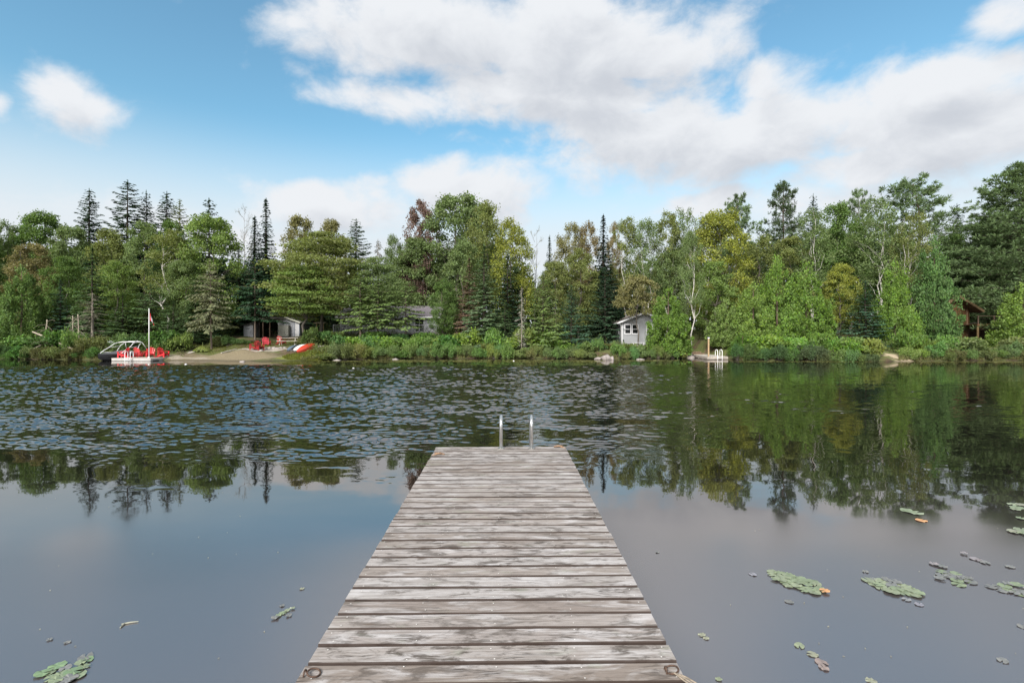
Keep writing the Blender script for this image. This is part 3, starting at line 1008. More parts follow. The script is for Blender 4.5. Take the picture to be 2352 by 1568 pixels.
TREES = [
    # far skyline and back row, from left to right
    ('maple', -70, 498, 62, 75, GRN, 'broad green maple at the far left end of the shore, cut by the picture edge'),
    ('maple', 92, 487, 68, 66, GRN, 'tall dark green maple on the skyline at far left, left of the lone spruce'),
    ('airy', 10, 507, 66, 42, MID, 'grey green poplar on the skyline touching the left picture edge'),
    ('tall', 205, 433, 70, 56, DSP, 'lone dense dark spruce standing out on the skyline at far left'),
    ('open', 293, 414, 70, 84, DSP, 'tallest dark spruce with open boughs on the left skyline'),
    ('tall', 336, 437, 72, 46, DSP, 'slim dark spruce just right of the tallest spruce on the left skyline'),
    ('tall', 383, 440, 70, 58, DSP, 'dark spruce on the left skyline, second right of the tallest spruce'),
    ('open', 413, 458, 66, 52, OLV, 'feathery olive larch rising beside the dark skyline spruces at left'),
    ('open', 480, 455, 71, 66, DSP, 'dark spruce tip poking out above the bright green maple at left'),
    ('maple', 160, 520, 62, 62, MID, 'rounded green maple below the lone skyline spruce at left'),
    ('maple', 248, 528, 61, 58, OLV, 'olive green maple below the tallest left spruce'),
    ('maple', 335, 510, 60, 62, MID, 'soft grey green maple behind the birch with the grey stem, left of flagpole line'),
    ('airy', 395, 505, 64, 46, GRN, 'dark green poplar between the skyline spruces and the bright maple'),
    ('maple', 482, 497, 58, 80, LIT, 'big bright green maple left of the two spire firs'),
    ('bare', 562, 484, 66, 28, GRY, 'bare leafless tree with fine twigs left of the spire firs'),
    ('spire', 585, 495, 67, 62, DSP, 'shorter of the two dark spire firs above the white sheds'),
    ('spire', 611, 455, 68, 64, DSP, 'taller of the two dark spire firs above the white sheds'),
    ('maple', 690, 497, 67, 52, BRN, 'brownish maple on the skyline right of the two spire firs'),
    ('maple', 762, 505, 66, 46, BRN, 'brownish maple crown on the skyline left of the ragged lone conifer'),
    ('open', 818, 503, 72, 66, SPR, 'ragged conifer standing alone in the skyline gap left of centre'),
    ('dead', 868, 548, 72, 30, (.09, .085, .07), 'thin half-dead conifer in the skyline gap over the white cottage'),
    ('airy', 905, 540, 72, 36, MID, 'narrow upright poplar in the skyline gap left of the purple maple'),
    ('maple', 966, 460, 71.5, 54, RED, 'purple red maple crown on the skyline left of the tallest central tree'),
    ('maple', 1052, 447, 70, 92, MID, 'tallest central maple with grey green crown', 'b1'),
    ('maple', 1100, 470, 69, 70, MID, 'green maple merging with the right side of the tallest central maple', 'b2'),
    ('maple', 958, 548, 70.3, 66, MID, 'green maple below the purple red crown, behind the cottage', 'b1'),
    ('airy', 1118, 462, 63, 66, OLV, 'olive poplar forming the right shoulder of the tallest central maple'),
    ('airy', 1178, 500, 60, 60, YEL, 'yellow green poplar right of the tallest central maple'),
    ('bare', 1228, 535, 62, 26, GRY, 'bare pale birch-like tree in the gap right of the yellow green poplar'),
    ('spire', 1262, 540, 65, 34, DSP, 'thin dark fir with a poor top in the central skyline gap'),
    ('airy', 1310, 512, 64, 48, BRN, 'tan olive poplar left of the central black spire fir'),
    ('airy', 1350, 508, 65, 42, RST, 'rust tinged maple just left of the central black spire fir'),
    ('spire', 1386, 492, 61, 62, (.028, .046, .032), 'narrow black spire fir right of centre, alone above the grey cabin'),
    ('airy', 1410, 512, 67, 26, RST, 'rust red maple top peeking out right of the black spire fir'),
    ('maple', 1330, 572, 58, 58, OLV, 'yellowish olive maple below the rust tinged skyline maple'),
    ('birch', 1437, 500, 62, 44, OLV, 'sparse olive birch, first right of the black spire fir', 'b0'),
    ('birch', 1484, 503, 61, 50, MID, 'forked white stemmed birch above the grey cabin', 'b2'),
    ('birch', 1532, 488, 62, 46, OLV, 'thin crowned birch on the skyline right of the forked birch', 'b0'),
    ('birch', 1574, 478, 62, 44, MID, 'tallest sparse birch on the skyline left of the golden green poplar', 'b1'),
    ('birch', 1625, 495, 60, 44, OLV, 'birch with several slim white stems below the golden green poplar', 'b2'),
    ('maple', 1655, 486, 59, 76, YEL, 'large golden green poplar left of the round dark pine'),
    ('pine', 1692, 443, 68, 56, PIN, 'round topped dark pine behind the golden green poplar'),
    ('openpine', 1800, 410, 66, 64, (.072, .096, .050), 'tall open pine with a pointed top on the right skyline', 'b0'),
    ('tall', 1868, 445, 70, 40, DSP, 'tiny dark spruce tip between the open pine and the forked birch at right'),
    ('airy', 1745, 540, 61, 60, OLV, 'olive poplar below the gap between the round pine and the open pine'),
    ('birch', 1866, 478, 58, 52, MID, 'birch with a single crooked white stem above the big cedars', 'b1'),
    ('maple', 1925, 468, 64, 62, GRN, 'dark green maple on the skyline left of the small pine tip at right'),
    ('pine', 1972, 440, 71, 44, PIN, 'small pine tip on the skyline left of the great forked birch'),
    ('birch', 2016, 458, 57, 70, MID, 'great forked birch with white stems leaning right', 'b1'),
    ('openpine', 2130, 400, 66, 82, PIN, 'tall irregular pine leaning right on the right-hand skyline', 'b1'),
    ('birch', 2098, 488, 55, 52, OLV, 'double stemmed white birch above the tall blue green cedar', 'b1'),
    ('tall', 2198, 468, 71, 40, DSP, 'small dark spruce tip in the notch left of the giant white pine'),
    ('maple', 1960, 545, 62, 66, GRN, 'shaded green maple behind the great forked birch'),
    ('maple', 2062, 545, 61, 62, MID, 'green maple crown below the irregular leaning pine'),
    ('maple', 2190, 535, 67, 52, GRN, 'green maple in the notch left of the giant white pine'),
    ('bigpine', 2350, 372, 57, 190, PIN, 'giant white pine with layered boughs at the right picture edge'),
    ('bigpine', 2262, 500, 65, 105, PIN, 'smaller layered white pine left of the giant white pine'),
    ('bigpine', 2520, 352, 60, 200, PIN, 'huge white pine beyond the right picture edge'),
    ('spruce', 2255, 585, 66, 85, DSP, 'dark spruce shading the back of the log cabin'),
    ('spruce', 2330, 600, 64, 80, DSP, 'dark spruce right of the log cabin under the giant white pine'),
    # middle row
    ('maple', 74, 560, 58, 60, (.20, .165, .085), 'rust brown maple in mid slope at far left'),
    ('maple', 148, 590, 56, 52, GRN, 'deep green maple right of the rust brown maple at far left'),
    ('birch', 386, 528, 56, 62, OLV, 'olive birch with a crooked grey white stem above the flagpole', 'b0'),
    ('maple', 268, 600, 56, 58, LIT, 'yellow green young maple left of the flagpole top'),
    ('maple', 425, 600, 55, 60, MID, 'green maple right of the flagpole, left of the trunked hemlock'),
    ('spruce', 548, 560, 64, 62, DSP, 'dark spruce behind the left white shed'),
    ('spruce', 655, 590, 65, 60, DSP, 'dark spruce behind the right white shed'),
    ('hemlock', 586, 590, 57, 62, (.040, .070, .042), 'dark conifer with a long bare trunk in front of the white sheds'),
    ('spruce', 720, 640, 64, 60, DSP, 'dark spruce hidden in shade behind the layered light green tree'),
    ('layered', 738, 535, 56, 128, OLV, 'wide layered olive tree with a tan top over the beach', 'b0'),
    ('layered', 700, 612, 53.5, 92, LIT, 'light green layered tree spreading over the white sheds', 'b1'),
    ('maple', 925, 590, 71, 62, MID, 'mid green maple directly behind the white cottage'),
    ('maple', 1066, 555, 58, 58, MID, 'green maple standing right of the white cottage roof'),
    ('maple', 1018, 640, 56, 38, GRN, 'leafy maple hanging over the right end of the cottage roof'),
    ('spruce', 1078, 590, 56, 40, (.150, .095, .072), 'rusty brown dying spruce beside the grey green spruce at centre'),
    ('spruce', 1166, 580, 57, 48, DSP, 'very dark spruce right of the grey green spruce at centre'),
    ('fir', 1390, 615, 56, 55, DSP, 'dark fir left of the grey cabin below the black spire fir'),
    ('maple', 1275, 600, 58, 48, OLV, 'tan olive maple behind the light green fir'),
    ('high', 1466, 632, 52.8, 56, BRN, 'small tan maple hanging over the grey cabin roof'),
    ('birch', 1588, 530, 50, 34, MID, 'slender birch with a long bare white trunk between the cedars', 'b0'),
    ('airy', 1545, 575, 61, 56, MID, 'soft green poplar behind the rounded cedar by the grey cabin'),
    ('maple', 1640, 600, 54, 56, LIT, 'light green maple behind the small dock'),
    ('airy', 1560, 540, 64, 60, OLV, 'thin olive poplar filling the back row behind the birches'),
    ('maple', 1815, 545, 59, 62, OLV, 'olive maple below the tall open pine'),
    ('maple', 1932, 606, 53, 46, YEL, 'small yellow green tree with a dark stem between cedars and spruce', 'b3'),
    ('layered', 868, 592, 55.5, 72, MID, 'grey green layered tree in front of the white cottage', 'b0'),
    # front row along the water
    ('cedar', 50, 612, 51, 60, GRN, 'broad green cedar on the bank at far left'),
    ('cedar', -55, 640, 51, 60, GRN, 'green cedar beyond the left picture edge'),
    ('spruce', 138, 640, 53, 40, BLU, 'blue green young spruce above the fallen log at left'),
    ('spruce', 212, 565, 52, 52, SPR, 'tall grey green spruce left of the boat with dead lower boughs'),
    ('dead', 213, 672, 50.5, 46, GRY, 'dead grey spruce skeleton directly left of the boat'),
    ('spruce', 282, 672, 51, 52, SPR, 'green spruce behind the white boat tower'),
    ('hemlock', 345, 650, 52, 62, SPR, 'soft green hemlock directly behind the flagpole'),
    ('fir', 398, 690, 50.5, 52, SPR, 'short green fir right of the flagpole by the gangway'),
    ('hemlock', 486, 596, 49.5, 58, (.155, .152, .092), 'khaki hemlock with a bare leaning trunk left of the beach'),
    ('spruce', 448, 640, 54, 48, SPR, 'dark green spruce behind the khaki hemlock'),
    ('hemlock', 828, 625, 53, 78, FIRL, 'light green hemlock with a bare trunk, left of the pair before the cottage'),
    ('hemlock', 868, 640, 52.5, 66, FIRL, 'light green hemlock with a double trunk, right of the pair before the cottage'),
    ('spruce', 1112, 560, 52, 62, (.115, .155, .084), 'grey green spruce reaching the bank at centre'),
    ('fir', 1247, 622, 50.5, 60, FIRL, 'light green fir tapering evenly right of the grey snag'),
    ('hemlock', 932, 645, 54, 58, FIRL, 'light green hemlock before the middle of the white cottage'),
    ('fir', 1160, 690, 51, 42, SPR, 'short shaded fir left of the grey snag'),
    ('dead', 1198, 658, 49.3, 17, (.38, .35, .32), 'small grey dead snag with curled bare branches at centre', 'b1'),
    ('fir', 1312, 655, 52, 46, BLU, 'dark green fir between the light fir and the grey cabin'),
    ('cedar', 1535, 662, 49.5, 60, CED, 'rounded bright green cedar right of the grey cabin'),
    ('cedar', 1668, 690, 50.5, 52, LIT, 'pale green cedar-like bush tree behind the post of the small dock'),
    ('cedar', 1785, 588, 49.3, 66, CED, 'left of the two big bright green cedars right of the small dock'),
    ('cedar', 1852, 602, 49.0, 66, CED, 'right of the two big bright green cedars right of the small dock'),
    ('cedar', 1730, 650, 49.2, 56, CED2, 'bulging light green cedar at the left foot of the two big cedars'),
    ('fir', 1988, 645, 50, 60, BLU, 'dark blue green spruce with horizontal boughs above the sandy landing'),
    ('cedar', 2056, 602, 50, 56, CED, 'bright green pointed cedar above the sandy landing'),
    ('cedar', 2146, 545, 51, 56, (.100, .160, .060), 'tall blue green cedar left of the log cabin'),
    ('cedar', 2350, 652, 48.5, 66, CED2, 'yellow green cedar right of the log cabin at the picture edge'),
    ('cedar', 2460, 640, 50, 60, CED, 'green cedar beyond the right picture edge'),
]
for row in TREES:
    kind, px, top, d, hw, col, label = row[:7]
    var = int(row[7][1]) if len(row) > 7 else None
    plant(kind, px, top, d, hw, col, label, var=var, lean=(.04 if 'bare leaning trunk' in label else 0))

# ------------------------------------------------------------------ shrubs on the bank, each one its own
ORD = ['first', 'second', 'third', 'fourth', 'fifth', 'sixth', 'seventh', 'eighth', 'ninth', 'tenth', 'eleventh', 'twelfth', 'thirteenth', 'fourteenth', 'fifteenth',
       'sixteenth', 'seventeenth', 'eighteenth', 'nineteenth', 'twentieth']


def shrub_rows():
    SG, SO, SL, SD = (.140, .190, .074), (.170, .190, .072), (.170, .235, .070), (.085, .135, .048)
    rows = [
        # x0, x1, n, back, height px, kinds, colours, phrase (with {} for the ordinal)
        (-30, 226, 11, .05, 24, ['shrub'], [SD, SG, (.10, .10, .045)], 'low green bush at the water, {} from the left picture edge'),
        (-20, 235, 7, 2.2, 40, ['broad', 'shrub'], [SD, SG], 'tall bush behind the low ones at far left, {} from the left'),
        (262, 420, 5, 3.6, 34, ['broad', 'shrub'], [SD, SG, SO], 'bush on the bank behind the floating dock, {} from the boat'),
        (500, 560, 3, 7.0, 20, ['broad', 'shrub'], [SO, SG], 'olive bush at the grass edge left of the sheds, {} from the hemlock trunk'),
        (705, 790, 4, 6.2, 34, ['broad'], [SD, GRN], 'dark rounded bush above the red canoe, {} from the canoe'),
        (742, 1060, 15, .05, 27, ['shrub'], [SG, SO, SG], 'low shoreline bush right of the red canoe, {} along the water'),
        (760, 1060, 9, 2.6, 32, ['broad', 'shrub'], [SL, SD, SG], 'leafy bush in front of the white cottage, {} from the left'),
        (800, 1060, 8, 5.4, 26, ['broad'], [SD, GRN, SD], 'dark bush hugging the cottage deck, {} from the left'),
        (1060, 1366, 15, .05, 26, ['shrub'], [SG, SO, SG], 'low shoreline bush left of the boulder, {} along the water from the left'),
        (1050, 1300, 7, 2.4, 46, ['broad', 'shrub'], [SL, LIT, SG], 'bright leafy bush below the central spruces, {} from the left'),
        (1410, 1572, 9, .05, 26, ['shrub'], [SG, SG, SO], 'low grey green bush between boulder and small dock, {} from the boulder'),
        (1300, 1420, 6, 2.6, 22, ['shrub'], [SG, SO], 'low bush on the lawn left of the grey cabin, {} from the left'),
        (1400, 1570, 6, 3.2, 18, ['shrub'], [SG, SO], 'low bush on the lawn before the grey cabin, {} from the left'),
        (1690, 2004, 14, .05, 27, ['shrub'], [SG, (.09, .12, .06), SD], 'low bush between small dock and sandy landing, {} from the dock'),
        (1690, 1990, 8, 1.6, 46, ['broad', 'cedar'], [CED, CED2], 'bright green bush at the foot of the big cedars, {} from the dock'),
        (1900, 2010, 4, 1.3, 40, ['broad'], [SL, LIT], 'taller pale leafy bush left of the sandy landing, {} from the left'),
        (2066, 2230, 8, .05, 32, ['shrub'], [SG, (.12, .135, .06), SL], 'low bush right of the sandy landing, {} from the sand'),
        (2230, 2420, 9, .05, 30, ['shrub'], [SG, (.11, .13, .06)], 'low pale bush on the bank below the log cabin, {} from the left'),
        (2070, 2230, 5, 1.8, 50, ['broad', 'shrub'], [SG, CED], 'rounded bush at the foot of the tall blue green cedar, {} from the left'),
        (2210, 2420, 6, 2.2, 28, ['shrub', 'broad'], [SO, SG], 'bush behind the bank below the log cabin, {} from the left'),
    ]
    for k, (x0, x1, n, back, hp, kinds, cols, text) in enumerate(rows):
        r = random.Random(k + 500)
        for i in range(n):
            w = (x1 - x0) / n
            px = x0 + w * (i + .5) + r.uniform(-.28, .28) * w
            ys = float(np.interp((px - PX0) / F * 46, _sx, _sy))
            d = ys + back + r.uniform(-.2, .6) * (1 if back > 1 else .5)
            X = (px - PX0) / F * d
            base = HOR + (CAMH - G(X, d)) * F / d
            c = [q * r.uniform(.85, 1.15) for q in r.choice(cols)]
            plant(r.choice(kinds), px, base - hp * r.uniform(.5, 1.4), d, w * .98 * r.uniform(.85, 1.35), c, text.format(ORD[i]), 'shrub', 'shrubs along the far bank')


shrub_rows()


def stuff_foliage(name, label, P, U, L, W, tint, col, r, nrm=None, mat=None):
    V = leaves(P, U, L, W, r, nrm)
    o = obj(name, fast_mesh(name, V, quads(len(P)), mat or LEAF, tint))
    o.color = (*col, 1)
    tag(o, label, kind='stuff')
    return o


def masses():
    r = np.random.default_rng(77)
    # the wood that goes on behind the trees one can tell apart
    sk = np.array([(-250, 545), (0, 545), (150, 565), (420, 560), (560, 610), (640, 610), (800, 625), (845, 655), (915, 655), (960, 580), (1150, 560), (1230, 640), (1290, 630), (1420, 610),
                   (1600, 560), (1900, 530), (2190, 570), (2352, 500), (2600, 490)], float)
    k = 2300
    px = r.uniform(-250, 2600, k)
    d = r.uniform(73, 84, k)
    top = np.interp(px, sk[:, 0], sk[:, 1])
    hmax = CAMH - (top - HOR) / F * d
    z = 1.5 + (hmax - 2.5) * r.random(k)
    C = np.stack([(px - PX0) / F * d, d, z], 1)
    per = 34
    n = k * per
    ci = np.repeat(np.arange(k), per)
    P = C[ci] + unit(r.normal(size=(n, 3))) * (1.7 * r.random(n) ** .5)[:, None]
    stuff_foliage('background_wood', 'dark wood filling the gaps behind the shore trees', P, r.normal(size=(n, 3)), .70 + .4 * r.random(n), .55, r.random(k)[ci] * .6 + r.random(n) * .4, (.075, .110, .048), r)
    # undergrowth between the trunks
    k = 3400
    px = r.uniform(-200, 2560, k)
    t = 1.0 + 22 * r.random(k) ** 1.3
    X0 = (px - PX0) / F * 47
    d = np.interp(X0, _sx, _sy) + t
    X = (px - PX0) / F * d
    keep = ~((px > 415) & (px < 720) & (t < 14.5)) & ~((px > 1380) & (px < 1500) & (t < 9)) & ~((px > 1545) & (px < 1660) & (t < 8)) & ~((px > 2185) & (px < 2320) & (t < 13)) & ~((px > 540) & (px < 720) & (t < 20)) & ~((px > 1990) & (px < 2075) & (t < 3))
    X, d, t = X[keep], d[keep], t[keep]
    k = len(X)
    hh = .35 + .9 * r.random(k) ** 2 + np.clip(t - 8, 0, 10) * .07
    per = 22
    n = k * per
    ci = np.repeat(np.arange(k), per)
    off = r.normal(size=(n, 3)) * np.array([.4, .4, 0])
    P = np.stack([X, d, np.zeros(k)], 1)[ci] + off
    P[:, 2] = gz(P[:, 0], P[:, 1]) + hh[ci] * r.random(n)
    stuff_foliage('undergrowth', 'leafy undergrowth and ferns between the trunks', P, r.normal(size=(n, 3)) + np.array([0, 0, .5]), .16 + .12 * r.random(n), .11, r.random(k)[ci] * .6 + r.random(n) * .4, (.115, .150, .054), r, r.normal(size=(n, 3)) * .6 + np.array([0, 0, 1]))
    # sedges and grass at the waterline and on the beach lawn
    n = 16000
    X = r.uniform(-46, 46, n)
    t = .02 + .55 * r.random(n) ** 1.2
    Y = np.interp(X, _sx, _sy) + t
    pxx = PX0 + X / Y * F
    keep = ~((pxx > 250) & (pxx < 690)) & ~((pxx > 2005) & (pxx < 2064)) & ~((pxx > 1585) & (pxx < 1672))
    X, Y = X[keep], Y[keep]
    n = len(X)
    h = .16 + .28 * r.random(n)
    P = np.stack([X, Y, gz(X, Y) + h * .45], 1)
    stuff_foliage('shore_sedge', 'fringe of sedge and grass along the waterline', P, r.normal(size=(n, 3)) * .25 + np.array([0, 0, 1]), h, .035, r.random(n), (.150, .155, .065), r)
    n = 9000
    pts = []
    for (cx, cy, rx, ry, m) in ((-18.2, 45.6, 2.0, 1.8, 4200), (-27.5, 49.5, 4.5, 2.4, 3000), (-21.0, 53.5, 6., 2.5, 2400), (38.5, 53.5, 4.5, 4.0, 2200), (13.0, 51.0, 5.0, 2.4, 2600)):
        q = np.sqrt(r.random(m))
        a = r.random(m) * 6.283
        pts.append(np.stack([cx + np.cos(a) * q * rx, cy + np.sin(a) * q * ry], 1))
    p = np.concatenate(pts)
    h = .06 + .16 * r.random(len(p)) ** 1.5
    P = np.stack([p[:, 0], p[:, 1], gz(p[:, 0], p[:, 1]) + h * .4], 1)
    stuff_foliage('lawn_grass', 'rough grass on the beach edge and the lawns', P, r.normal(size=(len(p), 3)) * .4 + np.array([0, 0, 1]), h, .03, r.random(len(p)), (.125, .140, .030), r)
    # floating weed just off the bank
    pts, sc = [], []
    for (x0, x1, y0, y1, m) in ((730, 830, 828.5, 830.5, 160), (835, 1390, 826, 832, 1500), (1420, 1560, 826.5, 829.5, 260), (1690, 2000, 829.5, 831.5, 330), (2070, 2352, 830.5, 832.5, 260), (620, 740, 832, 834, 120), (2200, 2352, 828, 832, 160)):
        px, py = r.uniform(x0, x1, m), r.uniform(y0, y1, m)
        dd = F * CAMH / (py - HOR)
        pts.append(np.stack([(px - PX0) / F * dd, dd], 1))
    p = np.concatenate(pts)
    keep = p[:, 1] < np.interp(p[:, 0], _sx, _sy) + .2
    keep &= r.random(len(p)) < .35 + .65 * (np.sin(p[:, 0] * 1.3) + np.sin(p[:, 0] * .47 + p[:, 1] * 2.) > .1)
    p = p[keep]
    n = len(p)
    a = r.random(n) * 6.283
    P = np.stack([p[:, 0], p[:, 1], np.full(n, .012) + r.random(n) * .02], 1)
    stuff_foliage('floating_weed', 'pale floating weed lying along the bank', P, np.stack([np.cos(a), np.sin(a), np.zeros(n)], 1), .22 + .3 * r.random(n), .14, r.random(n), (.20, .205, .085), r, np.tile([0., 0, 1], (n, 1)))


masses()

# ------------------------------------------------------------------ foreground dock
def build_dock():
    r = random.Random(3)
    D = thing('wooden_dock', 'weathered grey plank dock running out from the viewer into the lake', 'dock', (-.064, 0, CAMH - 1.63))
    D.rotation_euler = (.00676, 0, .0128)
    W, PITCH, FAR = 1.826, .1498, 7.335
    # a few board meshes with slightly uneven edges, shared by all boards
    boards = []
    for k in range(6):
        xs = [-W / 2 + r.uniform(-.003, .003), -W / 6, W / 6, W / 2 + r.uniform(-.003, .003)]
        V, Fs = [], []
        for x in xs:
            h0, h1 = -.0665 + r.uniform(-.002, .002), .0665 + r.uniform(-.002, .002)
            zt = r.uniform(-.002, .002)
            for yy, zz in ((h0, -.036), (h1, -.036), (h1, -.006 + zt), (h1 - .0048, zt), (h0 + .0048, zt), (h0, -.006 + zt)):
                V.append((x, yy, zz))
        for i in range(3):
            for j in range(6):
                Fs.append((i * 6 + j, i * 6 + (j + 1) % 6, i * 6 + 6 + (j + 1) % 6, i * 6 + 6 + j))
        Fs += [(0, 1, 2, 3, 4, 5), (23, 22, 21, 20, 19, 18)]
        boards.append(MB().add(V, Fs).mesh('board', DECK))
    n = 0
    y = FAR - PITCH / 2
    nails = MB()
    while y > -.9:
        o = obj('board', boards[r.randrange(6)], D)
        o.location = (r.uniform(-.004, .004), y + r.uniform(-.0015, .0015), r.uniform(-.002, .001))
        o.rotation_euler = (r.uniform(-.006, .006), r.uniform(-.0012, .0012), r.uniform(-.0022, .0022) + (math.pi if r.random() < .5 else 0))
        if y > 1.9:
            for nx in (-.86, -.42, .0, .43, .86):
                for dy in (-.042, .040):
                    if r.random() < .82:
                        c = Vector((nx + r.uniform(-.02, .02), y + dy + r.uniform(-.012, .012), .0018))
                        rr = .0042
                        nails.add([c + Vector((math.cos(a) * rr, math.sin(a) * rr, .0008)) for a in np.linspace(0, 6.283, 7)[:6]], [(0, 1, 2, 3, 4, 5)])
        y -= PITCH
    tag(nails.build('nails', plain('galvanised_nail', (.62, .60, .57), .5, .2, 50), D), kind='stuff')
    for x in (-.80, -.27, .27, .80):
        MB().box((x, 3.2, -.115), (.05, 8.2, .15)).build('stringer', BEAM, D)
    MB().box((0, FAR - .03, -.125), (W - .06, .04, .16)).build('end_beam', BEAM, D)
    for x in (-.84, .84):
        for yy in (1.2, 4.2, 7.0):
            MB().tube([(x * .9, yy, -.12), (x * .9, yy, -1.6)], .05, 10).build('post', BEAM, D)
    # mooring rings screwed to the deck
    for sx, px in ((-1, 717), (1, 1545)):
        yy = 2.463
        x = (px - PX0) / F * yy + .064 + .0128 * yy
        ring = MB()
        R_, rr = (.030, .0042)
        c = Vector((x + (.012 if sx < 0 else .0), yy, .010))
        tilt = Matrix.Rotation(.20 * -sx, 3, 'Y')
        ring.tube([c + tilt @ Vector((math.cos(a) * R_, math.sin(a) * R_, 0)) for a in np.linspace(0, 2 * math.pi, 25)], rr, 8, False)
        e = ring.build('mooring_ring', RUST, D, True)
        st = MB()
        st.tube([(x - .030 * 1, yy + math.cos(q) * .018, max(.001, math.sin(q) * .022)) for q in np.linspace(0, math.pi, 9)], .0042, 7, False)
        st.build('staple', RUST, e, True)
    # rope through the right ring, hanging over the edge
    x = (1545 - PX0) / F * 2.463
    rp = MB()
    for k in range(3):
        o = k * .010
        rp.tube([(x - .012 + o, 2.47, .535), (x + .004 + o, 2.44, .551 - k * .003), (x + .030 + o, 2.40 + k * .01, .546), (x + .060 + o * 1.2, 2.36 + k * .012, .5425), (x + .094 + o, 2.325, .538), (x + .118 + o, 2.30, .50), (x + .122 + o, 2.29, .40), (x + .12, 2.29, .2 + k * .04)],
                .0042, 8)
    o = rp.build('mooring_rope', ROPE, None, True)
    tag(o, 'pale mooring rope tied through the right rusty ring of the near dock', 'rope')
    # frayed rope ends near the far corners of the dock
    for px, py, lab in ((1002, 1044, 'short brown rope end lying at the far left corner of the near dock'), (1290, 1027, 'short brown rope end at the far right corner of the near dock')):
        d = 1183 * 1.63 / (py - 762)
        X, Z = (px - PX0) / F * d, CAMH - 1.63 + .00676 * d + .008
        m = MB()
        sgn = -1 if px < 1176 else 1
        m.tube([(X - sgn * .11, d, Z), (X - sgn * .05, d + .02, Z + .012), (X, d - .02, Z + .004), (X + sgn * .045, d - .03, Z - .01), (X + sgn * .07, d - .04, Z - .12), (X + sgn * .07, d - .05, Z - .4)], .011, 7)
        m.tube([(X - sgn * .09, d + .025, Z), (X - sgn * .04, d - .02, Z + .016), (X + sgn * .02, d + .02, Z + .006)], .012, 7)
        tag(m.build('rope_end', plain('brown_rope', (.24, .15, .09), .9, .3, 50), None, True), lab, 'rope')


build_dock()


def ladder(name, label, loc, rz, w, rise, depth, out_, rad, mat, steps, flange=True, back=0.):
    """two hoop rails from the deck over the edge and down into the water, with treads"""
    L = thing(name, label, 'ladder', loc, rz)
    for sx in (-w / 2, w / 2):
        pts = [(sx, back, 0), (sx, back, rise - out_ / 2)]
        for a in np.linspace(math.pi, 0, 11):
            pts.append((sx, back + out_ / 2 + math.cos(a) * out_ / 2, rise - out_ / 2 + math.sin(a) * out_ / 2))
        pts += [(sx, back + out_, 0), (sx, back + out_, -depth)]
        h = MB().tube(pts, rad, 12).build('handrail', mat, L, True)
        if flange:
            MB().tube([(sx, back, 0.0), (sx, back, .012)], rad * 1.9, 14).build('flange', mat, h)
    for z in steps:
        MB().box((0, back + out_, z), (w, .07, .03)).build('step', mat, L)
    return L


_d = 7.20
_z = CAMH - 1.63 + .00676 * _d
ladder('swim_ladder', 'steel swim ladder with two hooped handrails at the end of the near dock', ((1186 - PX0) / F * _d, _d, _z), .0128, .428, .43, .95, .24, .024, STEEL, (-.18, -.45, -.72))


